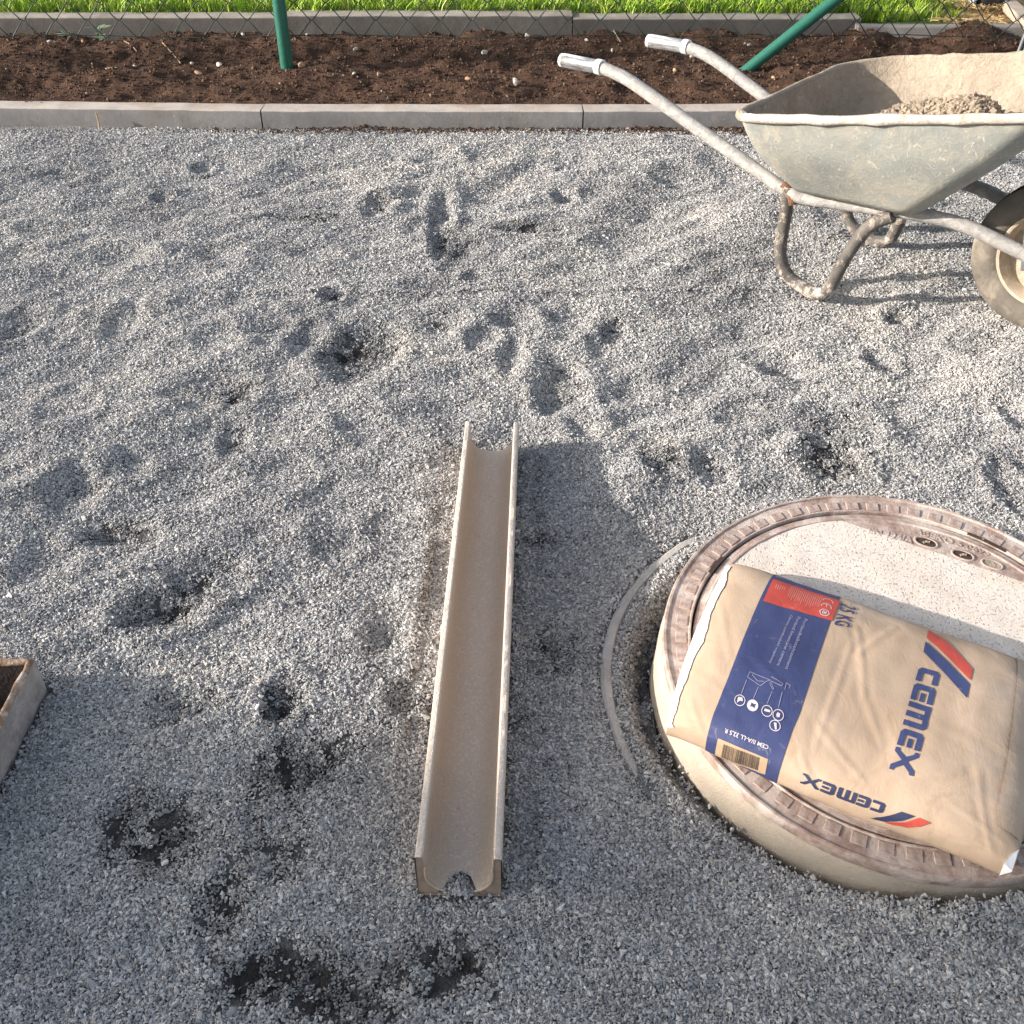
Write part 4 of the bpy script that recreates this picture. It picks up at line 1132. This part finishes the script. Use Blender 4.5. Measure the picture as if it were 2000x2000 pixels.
# reading direction of the marks runs towards +q, letter tops towards +u
ce = strip(arc(.345, -.258, .016, .022, math.pi * .02, -math.pi * 1.02, 12), .0013) + strip(arc(.345, -.218, .016, .022, math.pi * .02, -math.pi * 1.02, 12), .0013) + strip([(.345, -.238), (.345, -.220)], .0012)
hx = [(.345 + .0155 * math.cos(a), -.184 + .019 * math.sin(a)) for a in [math.pi / 3 * k for k in range(7)]]
ce += strip(hx, .0013) + strip([(.350, -.193), (.350, -.175)], .0012) + strip([(.345, -.193), (.345, -.175)], .0012) + strip([(.340, -.193), (.340, -.175)], .0012) + strip([(.339, -.184), (.352, -.184)], .0010)
surf_mesh('approval_mark', ce, M_PALEINK, .0014, 1, 1)
surf_mesh('weight_print', [font_mesh('25 KG', True)], M_BLUE, .0010, 24, 10, quad=((.383, -.292), (.383, -.142), (.433, -.292), (.430, -.156)), bow=.32)
for txt, a, b in (('Cement portlandzki wapienny', (.248, -.118), (.234, .070)), ('Portland limestone cement', (.272, -.122), (.260, .068)), ('Portlandkalksteinzement', (.294, -.124), (.286, .070))):
    surf_mesh('small_print', [font_mesh(txt)], M_FAINT, .0011, 24, 2, quad=(a, b, (a[0] + .010, a[1]), (b[0] + .010, b[1])))
# company lettering
def letters():
    C = lambda x0, x1: [[(x0, .14), (x0 + .03, 0), (x1, 0), (x1, .25), (x0 + .052, .25), (x0 + .052, .75), (x1, .75), (x1, 1), (x0 + .03, 1), (x0, .86)]]
    def Es(x0, x1): return C(x0, x1) + [[(x0 + .075, .40), (x1 - .004, .40), (x1 - .004, .60), (x0 + .075, .60)]]
    out = C(0, .146) + Es(.168, .316)
    out += [[(.334, 0), (.382, 0), (.382, .78), (.418, .78), (.418, 0), (.468, 0), (.468, .78), (.506, .78), (.506, 0), (.556, 0), (.556, .86), (.530, 1), (.334, 1)]]
    out += Es(.588, .752)
    out += [[(.772, 0), (.812, 0), (.880, .38), (.948, 0), (1.0, 0), (1.0, .16), (.972, .20), (.918, .50), (.972, .80), (1.0, .84), (1.0, 1), (.948, 1), (.880, .62), (.812, 1), (.772, 1), (.772, .84), (.798, .80), (.842, .50), (.798, .20), (.772, .16)]]
    return out
surf_mesh('company_lettering', letters(), M_BLUE, .0010, 40, 12, quad=((.650, -.098), (.636, .254), (.710, -.102), (.700, .252)))
surf_mesh('logo_stripe', SQ, M_RED, .0010, 24, 14, quad=((.654, -.332), (.794, -.162), (.652, -.244), (.794, -.108)))
surf_mesh('logo_stripe', SQ, M_BLUE, .0010, 24, 14, quad=((.652, -.220), (.794, -.094), (.652, -.164), (.794, -.044)))
surf_mesh('company_lettering', letters(), M_NAVY, .0010, 36, 12, quad=((.652, .404), (.420, .416), (.650, .466), (.418, .480)))
surf_mesh('logo_stripe', [[(.696, .412), (.732, .410), (.704, .461), (.686, .484), (.666, .500), (.624, .508), (.650, .488), (.668, .462)]], M_NAVY, .0010, 16, 16)
surf_mesh('logo_stripe', [[(.742, .410), (.776, .413), (.750, .458), (.722, .492), (.690, .500), (.664, .503), (.692, .484), (.712, .464)]], M_RED, .0010, 16, 16)
surf_mesh('grade_print', [font_mesh('CEM II/A-LL 32,5 R', True)], M_PALEINK, .0012, 24, 6, quad=((.308, .356), (.174, .364), (.308, .380), (.174, .392)))
surf_mesh('barcode_panel', SQ, M_TAN, .0010, 14, 14, quad=((.162, .436), (.316, .426), (.162, .580), (.318, .520)))
bars = []; x = 0.0
while x < 1:
    w = rr.choice((.008, .008, .014, .022)); bars.append([(x, 0), (min(1, x + w), 0), (min(1, x + w), 1), (x, 1)]); x += w + rr.choice((.010, .014, .02))
surf_mesh('barcode', bars, M_BAR, .0014, 1, 10, quad=((.182, .454), (.294, .438), (.182, .538), (.296, .514)))
ic = []
for cu_, cq_ in ((.190, .232), (.274, .230), (.308, .228), (.308, .270)): ic += ringp(cu_, cq_, .0165, .0215)
ic += [[(.230 + .0165 * math.cos(a), .232 + .0215 * math.sin(a)) for a in [2 * math.pi * i / 24 for i in range(24)]]]
ic += [[(.182, .222), (.194, .218), (.200, .230), (.190, .234), (.184, .246)], [(.266, .224), (.282, .222), (.284, .230), (.266, .234)], [(.304, .218), (.312, .220), (.314, .232), (.306, .238), (.302, .228)], [(.302, .260), (.310, .258), (.316, .282), (.311, .284), (.306, .270)]]
surf_mesh('safety_icon', ic, M_PALEINK, .0012, 3, 3)
surf_mesh('safety_icon', [[(.223, .224), (.230, .227), (.237, .224), (.235, .232), (.237, .240), (.230, .237), (.223, .240), (.225, .232)]], M_BLUE, .0018, 1, 1)
li = []
for a, b in (((.188, .211), (.190, .153)), ((.226, .209), (.229, .162)), ((.268, .205), (.271, .159)), ((.302, .203), (.299, .147))): li += strip([a, b], .0008)
tro = [[(.192, .123), (.190, .143), (.234, .155), (.246, .134), (.256, .125), (.192, .123)], [(.256, .113), (.294, .120), (.292, .129), (.258, .127)], [(.258, .129), (.274, .149), (.270, .151), (.256, .134)], [(.304, .136), (.302, .113), (.316, .116), (.314, .127)], [(.200, .129), (.222, .143), (.240, .136)]]
for p in tro: li += strip(p, .0008)
surf_mesh('line_drawing', li, M_FAINT, .0012, 10, 10)
# loose paper flap at the right end, and the torn white corner
fq = np.linspace(-.42, .30, 30)
fl_ = np.interp(fq, [-.42, -.30, .07, .26, .30], [.905, .914, .926, .926, .940])
surf_mesh('paper_flap', [[(fl_[i], fq[i]), (1.0, fq[i]), (1.0, fq[i + 1]), (fl_[i + 1], fq[i + 1])] for i in range(29)], M_KRAFT, .0020, 8, 1)
tc = [bag_pt(.985, .38, .002), bag_pt(1.0, .34, .003), bag_pt(1.0, .46, .003), bag_pt(.978, .53, .002), bag_pt(.975, .45, .003)]
vs = [p - bo for p in tc] + [p - bo - Vector((0, 0, .002)) for p in tc]
mesh_obj('torn_corner', vs, [(0, 1, 4), (1, 2, 4), (2, 3, 4), (3, 0, 4), (5, 9, 6), (6, 9, 7), (7, 9, 8), (8, 9, 5), (0, 5, 6, 1), (1, 6, 7, 2), (2, 7, 8, 3), (3, 8, 5, 0)], M_WHITEPAPER, bag)
# ragged white paper edge along the left end
vs, fs = [], []
for j in range(60):
    q = -.33 + .80 * j / 59
    w = .016 + .012 * mnoise.noise(Vector((q * 9, 5.1, 0))) + .005 * mnoise.noise(Vector((q * 40, 1, 0)))
    for k, uu in enumerate((-.006, .25 * w, w)):
        vs.append(bag_pt(uu, q, .0016 if k else .001) - bo)
fs = [(3 * j + k, 3 * j + k + 1, 3 * j + k + 4, 3 * j + k + 3) for j in range(59) for k in range(2)]
mesh_obj('torn_paper_edge', vs, fs, M_WHITEPAPER, bag, smooth=True)

# ------------------------------------------------------------------ wheelbarrow (local x towards the wheel, y to the far side)
WB = (.484, 2.325); YAW = R(-39)
wb = tag(empty('wheelbarrow', (WB[0], WB[1], 0), YAW), 'grey green wheelbarrow with mortar caked inside its tray standing on the gravel', 'wheelbarrow')
def rrect(s0, s1, l0, l1, radii, n_=9, m_=14):
    """rounded rectangle, the same point count for any size; starts near-rear, runs along the near side"""
    cs = [((s0, l0), radii[0], 180, 270), ((s1, l0), radii[1], 270, 360), ((s1, l1), radii[2], 0, 90), ((s0, l1), radii[3], 90, 180)]
    pts = []
    for i, ((x, y), r, a0, a1) in enumerate(cs):
        sx_ = 1 if x == s0 else -1; sy_ = 1 if y == l0 else -1
        cx_, cy_ = x + sx_ * r, y + sy_ * r
        arcp = [(cx_ + r * math.cos(R(a0 + (a1 - a0) * k / n_)), cy_ + r * math.sin(R(a0 + (a1 - a0) * k / n_))) for k in range(n_ + 1)]
        pts.append(arcp)
    out = []
    for i in range(4):
        out += pts[i]
        a, b = pts[i][-1], pts[(i + 1) % 4][0]
        for k in range(1, m_): out.append((a[0] + (b[0] - a[0]) * k / m_, a[1] + (b[1] - a[1]) * k / m_))
    return out
def rim_z(s): return .500 + .150 * max(0, min(1, s / .8)) ** 1.15
RIM = dict(s0=0.0, s1=.665, l0=0.0, l1=.66)
BOT = dict(s0=.07, s1=.415, l0=.128, l1=.532)
rim_o = rrect(radii=(.055, .07, .09, .15), **RIM); bot_o = rrect(radii=(.07, .05, .05, .08), **BOT)
NR = len(rim_o)
def tray_level(f, inset=0.0):
    out = []
    for (a, b), (c, d) in zip(rim_o, bot_o):
        bul = .018 * math.sin(math.pi * f)
        cx_, cy_ = .30, .33
        x = a + (c - a) * f; y = b + (d - b) * f
        L = math.hypot(x - cx_, y - cy_)
        x += (x - cx_) / L * (bul - inset); y += (y - cy_) / L * (bul - inset)
        zb = .333 + .012 * (x / .4)
        z = rim_z(a) + (zb - rim_z(a)) * f
        out.append(Vector((x, y, z)))
    return out
vs, fs = [], []
LV = [0, .06, .14, .25, .38, .52, .66, .79, .90, .965, 1.0]
for f in LV: vs += tray_level(f)
base_i = len(vs)
lv1 = tray_level(1.0)
cen = Vector((.24, .33, .335))
for s in (.94, .6, .25, .02):
    for p in lv1: vs.append(cen + (p - cen) * s - Vector((0, 0, .012 if s < 1 else 0)) * 1.0)
nl = len(LV) + 4
for k in range(nl - 1):
    for j in range(NR):
        l = (j + 1) % NR; fs.append((k * NR + j, k * NR + l, (k + 1) * NR + l, (k + 1) * NR + j))
mesh_obj('tray', vs, fs, M_TRAY, wb, smooth=True, sharp=60)
vs, fs = [], []
for f in LV:
    for p in tray_level(f, .006 + .008 * f * f):
        k = .005 * abs(mnoise.noise(p * 22)) + .003 * abs(mnoise.noise(p * 60))
        d = Vector((.30 - p.x, .33 - p.y, .15)).normalized()
        ex = 0
        if p.y > .40 and p.x > .40: ex = .016 * min(1, (p.x - .40) / .012)
        q = p + d * (k + .003 + ex * .8)
        if f == 0: q.z += ex * 1.1 + .004
        vs.append(q)
for s in (.9, .6, .3, .05):
    for p in lv1:
        q = cen + (p - cen) * s + Vector((0, 0, .008)); q.z += .006 * abs(mnoise.noise(q * 20)); vs.append(q)
fs = []
for k in range(nl - 1):
    for j in range(NR):
        l = (j + 1) % NR; fs.append((k * NR + l, k * NR + j, (k + 1) * NR + j, (k + 1) * NR + l))
mesh_obj('mortar_lining', vs, fs, M_MORTAR, wb, smooth=True)
rimp = [p + Vector((0, 0, .004)) for p in tray_level(0.0)]
vs, fs = tube_data(rimp, lambda f: .0105 if f < .38 else .0080, 10, True, lump=.0045)
mesh_obj('rolled_rim', vs, fs, [M_CRUST, M_MORTAR], wb, smooth=True, fmat=[0 if vs[f[0]].y < .06 and vs[f[0]].x > .02 else 1 for f in fs])
# sand in the tray
sand = tag(empty('sand_heap', (WB[0], WB[1], .40), YAW), 'lumpy heap of damp tan sand inside the wheelbarrow tray', 'sand')
def sand_z(s, l):
    return .365 + .104 * math.exp(-((s - .37) / .125) ** 2 - ((l - .44) / .16) ** 2) + .064 * math.exp(-((s - .20) / .11) ** 2 - ((l - .48) / .12) ** 2) + .060 * math.exp(-((s - .43) / .10) ** 2 - ((l - .36) / .2) ** 2) + .02 * math.exp(-((s - .25) / .1) ** 2 - ((l - .4) / .14) ** 2)
edge = tray_level(.84, .016); sc_ = Vector((.33, .38, .37)); vs, fs = [], []; RG = 30
for k in range(RG + 1):
    f = (k / RG) ** .8
    for p in edge:
        x, y = sc_.x + (p.x - sc_.x) * f, sc_.y + (p.y - sc_.y) * f
        z = sand_z(x, y) + .005 * mnoise.noise(Vector((x * 40, y * 40, 0))) + .004 * mnoise.noise(Vector((x * 95, y * 95, 3)))
        w = max(0, (f - .72) / .28)
        z = z * (1 - w) + min(z, p.z + .004) * w
        vs.append((x, y, z - .40))
for k in range(RG):
    for j in range(NR):
        l = (j + 1) % NR; fs.append((k * NR + j, k * NR + l, (k + 1) * NR + l, (k + 1) * NR + j))
mesh_obj('sand_body', vs, fs, M_SAND, sand, smooth=True)
lumps = variants('sand_lump', rock_kinds(8, 18, .85, 31, .25), M_SAND)
n = 3400
ls = np.clip(rng.normal(.34, .10, n), .14, .45); ll = np.clip(rng.normal(.42, .09, n), .16, .54)
lzv = np.array([sand_z(a, b) for a, b in zip(ls, ll)]) - .40
sz = np.clip(.0085 * np.exp(rng.normal(0, .4, n)), .004, .02)
scatter('sand_lumps', np.stack([ls, ll, lzv + sz * .25], -1), rng.uniform(0, 6.28, (n, 3)), sz[:, None] * rng.uniform(.8, 1.2, (n, 3)), lumps, sand)
# tubes: handle, run under the tray, down to the axle
AX = Vector((.670, .30, .262))
def frame_tube(l, l2, dz=0.0, ds=0.0):
    return fillet([(-.588 + ds, l, .500 + dz), (-.43 + ds, l, .502 + dz), (.075, l - .004, .312), (.12, l, .300), (.40, l + (l2 - l) * .3, .322), (.49, l + (l2 - l) * .5, .318), (.65, l2, .268), (.69, l2, .254)], .07)
near_p = frame_tube(.172, .238); far_p = frame_tube(.492, .372, .0, .060)
tube('frame_tube', near_p, .0154, M_TUBE, wb, sides=16, lump=.0010)
tube('frame_tube', far_p, .0154, M_TUBE, wb, sides=16, lump=.0010, seed=9)
for l, ds in ((.172, 0), (.492, .060)):
    g0 = Vector((-.592 + ds, l, .500)); g1 = Vector((-.475 + ds, l, .5015))
    gp = tube('grip', [g0, g0 + (g1 - g0) * .03, g1], lambda f: .0170 if f > .01 else .0135, M_GRIP, wb, sides=18)
    tube('grip_band', [g1 - Vector((.008, 0, 0)), g1 + Vector((.008, 0, 0))], .0188, M_GRIPWHITE, gp, sides=18)
    tube('grip_cap', [g0 - Vector((.004, 0, 0)), g0 + Vector((.006, 0, 0))], .0168, M_GRIPWHITE, gp, sides=18)
    # white strip along the top of the grip
    st_v = []
    for k in range(9):
        x = g0.x + .004 + (g1.x - g0.x - .006) * k / 8
        for a in (-.55, -.18, .18, .55): st_v.append((x, l + .0178 * math.sin(a), g0.z + .0178 * math.cos(a)))
    mesh_obj('grip_strip', st_v, [(4 * k + q, 4 * k + q + 1, 4 * k + q + 5, 4 * k + q + 4) for k in range(8) for q in range(3)], M_GRIPWHITE, gp, smooth=True)
def leg(l, lf, zf, mat):
    return tube('leg', fillet([(.082, l, .318), (.090, l + (lf - l) * .2, .27), (.090, lf, zf + .075), (.118, lf, zf + .026), (.196, lf, zf), (.232, lf, zf + .016), (.262, l + (lf - l) * .6, zf + .13), (.300, l, .285), (.345, l, .312)], .05, 6), .0156, mat, wb, sides=14, lump=.0012, seed=l * 50)
leg(.168, .168, .078, M_LEG); leg(.495, .540, .090, M_LEG)
for l in (.172, .492):
    tube('weld', [(.070, l, .322), (.094, l - .001, .302), (.098, l, .282)], lambda f: .0178 - .002 * abs(f - .5), M_RUST, wb, sides=12, lump=.004)
tube('axle', [AX + Vector((0, -.115, -.005)), AX + Vector((0, .115, -.005))], .009, M_STAY, wb, sides=12)
# flat stays from tray front down to the axle plates
for l in (.226, .384):
    bm = box_bm(-.0165, .0165, -.003, .003, .006, .215, .002)
    o = bm_obj('stay', bm, M_STAY, wb); o.location = (.645, l, .238); o.rotation_euler = (0, R(-11), 0)
bm = box_bm(.60, .69, .20, .46, .440, .456, .004); bm_obj('front_bracket', bm, M_TREAD, wb)
# wheel in the x-z plane of the barrow
wheel = link(bpy.data.objects.new('wheel', None), wb); wheel.location = AX; wheel.scale = (.93, .93, .97); wheel.rotation_euler = (math.pi / 2, 0, 0)
tyre_p = [(.112, -.030), (.118, -.038), (.128, -.043), (.140, -.0455), (.152, -.044), (.160, -.041), (.163, -.0415), (.1655, -.039), (.168, -.0385), (.1705, -.0355), (.173, -.035), (.1755, -.0315), (.178, -.031),
          (.1795, -.026), (.1795, -.014), (.1765, -.0125), (.1765, -.0085), (.1805, -.007), (.1805, .007), (.1765, .0085), (.1765, .0125), (.1795, .014), (.1795, .026), (.178, .031), (.173, .035), (.168, .0385), (.160, .041), (.152, .044), (.140, .0455), (.128, .043), (.118, .038), (.112, .030)]
vs, fs = lathe_data(tyre_p, 96)
mt = len(tyre_p); fm = []
for i in range(96):
    for k in range(mt - 1): fm.append(1 if 13 <= k <= 21 else 0)
mesh_obj('tyre', vs, fs, [M_RUBBER, M_TREAD], wheel, smooth=True, fmat=fm, sharp=30)
rim_p = [(.112, -.029), (.116, -.036), (.118, -.037), (.116, -.0405), (.110, -.0395), (.102, -.028), (.096, -.006), (.060, -.004), (.042, -.010), (.034, -.030), (.030, -.045), (.016, -.047), (.0, -.047)]
rim_p = [(r, z) for r, z in rim_p] 
full = rim_p + [(r, -z) for r, z in rim_p[::-1]]
vs, fs = lathe_data(full, 72); mesh_obj('wheel_rim', vs, fs, M_RIM, wheel, smooth=True, sharp=40)

# ------------------------------------------------------------------ steel box at the left edge
bx = tag(empty('steel_box', ((BOX[0] + BOX[1]) / 2, (BOX[2] + BOX[3]) / 2, 0)), 'open rusty steel box with cement stained sides at the left edge', 'steel box')
ox, oy = bx.location.x, bx.location.y
x0, x1, y0, y1 = BOX[0] - ox, BOX[1] - ox, BOX[2] - oy, BOX[3] - oy
T = .010; ZT, ZB = .066, -.055
def wall(a0, a1, b0, b1): 
    bm = box_bm(a0, a1, b0, b1, ZB, ZT - .004)
    for k in range(1, 18):
        for no in ((1, 0, 0), (0, 1, 0)):
            bmesh.ops.bisect_plane(bm, geom=bm.verts[:] + bm.edges[:] + bm.faces[:], plane_co=(a0 + (a1 - a0) * k / 18, b0 + (b1 - b0) * k / 18, 0), plane_no=no)
    return bm
for nm, a in (('side_wall', (x1 - T, x1, y0, y1)), ('side_wall', (x0, x0 + T, y0, y1)), ('end_wall', (x0 + T, x1 - T, y1 - T, y1)), ('end_wall', (x0 + T, x1 - T, y0, y0 + T))):
    o = bm_obj(nm, wall(*a), [M_BOX, M_BOXIN])
    o.parent = bx
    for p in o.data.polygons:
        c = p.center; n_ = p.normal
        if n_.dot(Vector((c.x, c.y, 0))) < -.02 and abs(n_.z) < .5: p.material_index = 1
path = [(x0 + T / 2, y0 + T / 2, ZT), (x1 - T / 2, y0 + T / 2, ZT), (x1 - T / 2, y1 - T / 2, ZT), (x0 + T / 2, y1 - T / 2, ZT)]
pp_ = []
for i in range(4):
    a, b = Vector(path[i]), Vector(path[(i + 1) % 4])
    for k in range(30): pp_.append(a + (b - a) * k / 30)
tube('rolled_edge', [p - Vector((0, 0, .004)) for p in pp_], .0062, M_BOXRIM, bx, sides=8, closed=True, lump=.003)
bm_obj('box_floor', box_bm(x0 + T, x1 - T, y0 + T, y1 - T, -.05, -.035), M_BOXFLOOR, bx)

# ------------------------------------------------------------------ house to the left, whose shade covers the foreground
hs = tag(empty('house', (-12.0, -3.0, 0)), 'pale rendered gable house outside the left edge of the view', 'house')
def ridge_prism(x0, x1, yr, zr, half, drop, z0):
    bm = bmesh.new()
    A_ = [bm.verts.new((x, y, z)) for x in (x0, x1) for y, z in ((yr - half, z0), (yr - half, zr - drop), (yr, zr), (yr + half, zr - drop), (yr + half, z0))]
    bm.faces.new(A_[:5]); bm.faces.new(A_[5:][::-1])
    for k in range(5): bm.faces.new((A_[k], A_[(k + 1) % 5], A_[5 + (k + 1) % 5], A_[5 + k]))
    return bm
ROOF_Z = 5.60
bm_obj('wall', ridge_prism(-2.8, 2.8, 0, ROOF_Z - .19, 2.95, .96 * 2.95, -.1), M_PLASTER, hs)
for sg in (-1, 1):
    bm = bmesh.new()
    pr4 = [(0, ROOF_Z), (sg * 3.3, ROOF_Z - .96 * 3.3), (sg * 3.3, ROOF_Z - .96 * 3.3 - .17), (0, ROOF_Z - .17)]
    A_ = [bm.verts.new((x, y, z)) for x in (-3.0, 3.0) for y, z in pr4]
    bm.faces.new(A_[:4]); bm.faces.new(A_[4:][::-1])
    for k in range(4): bm.faces.new((A_[k], A_[(k + 1) % 4], A_[4 + (k + 1) % 4], A_[4 + k]))
    bm_obj('roof', bm, M_TILE, hs)
print('scene built')
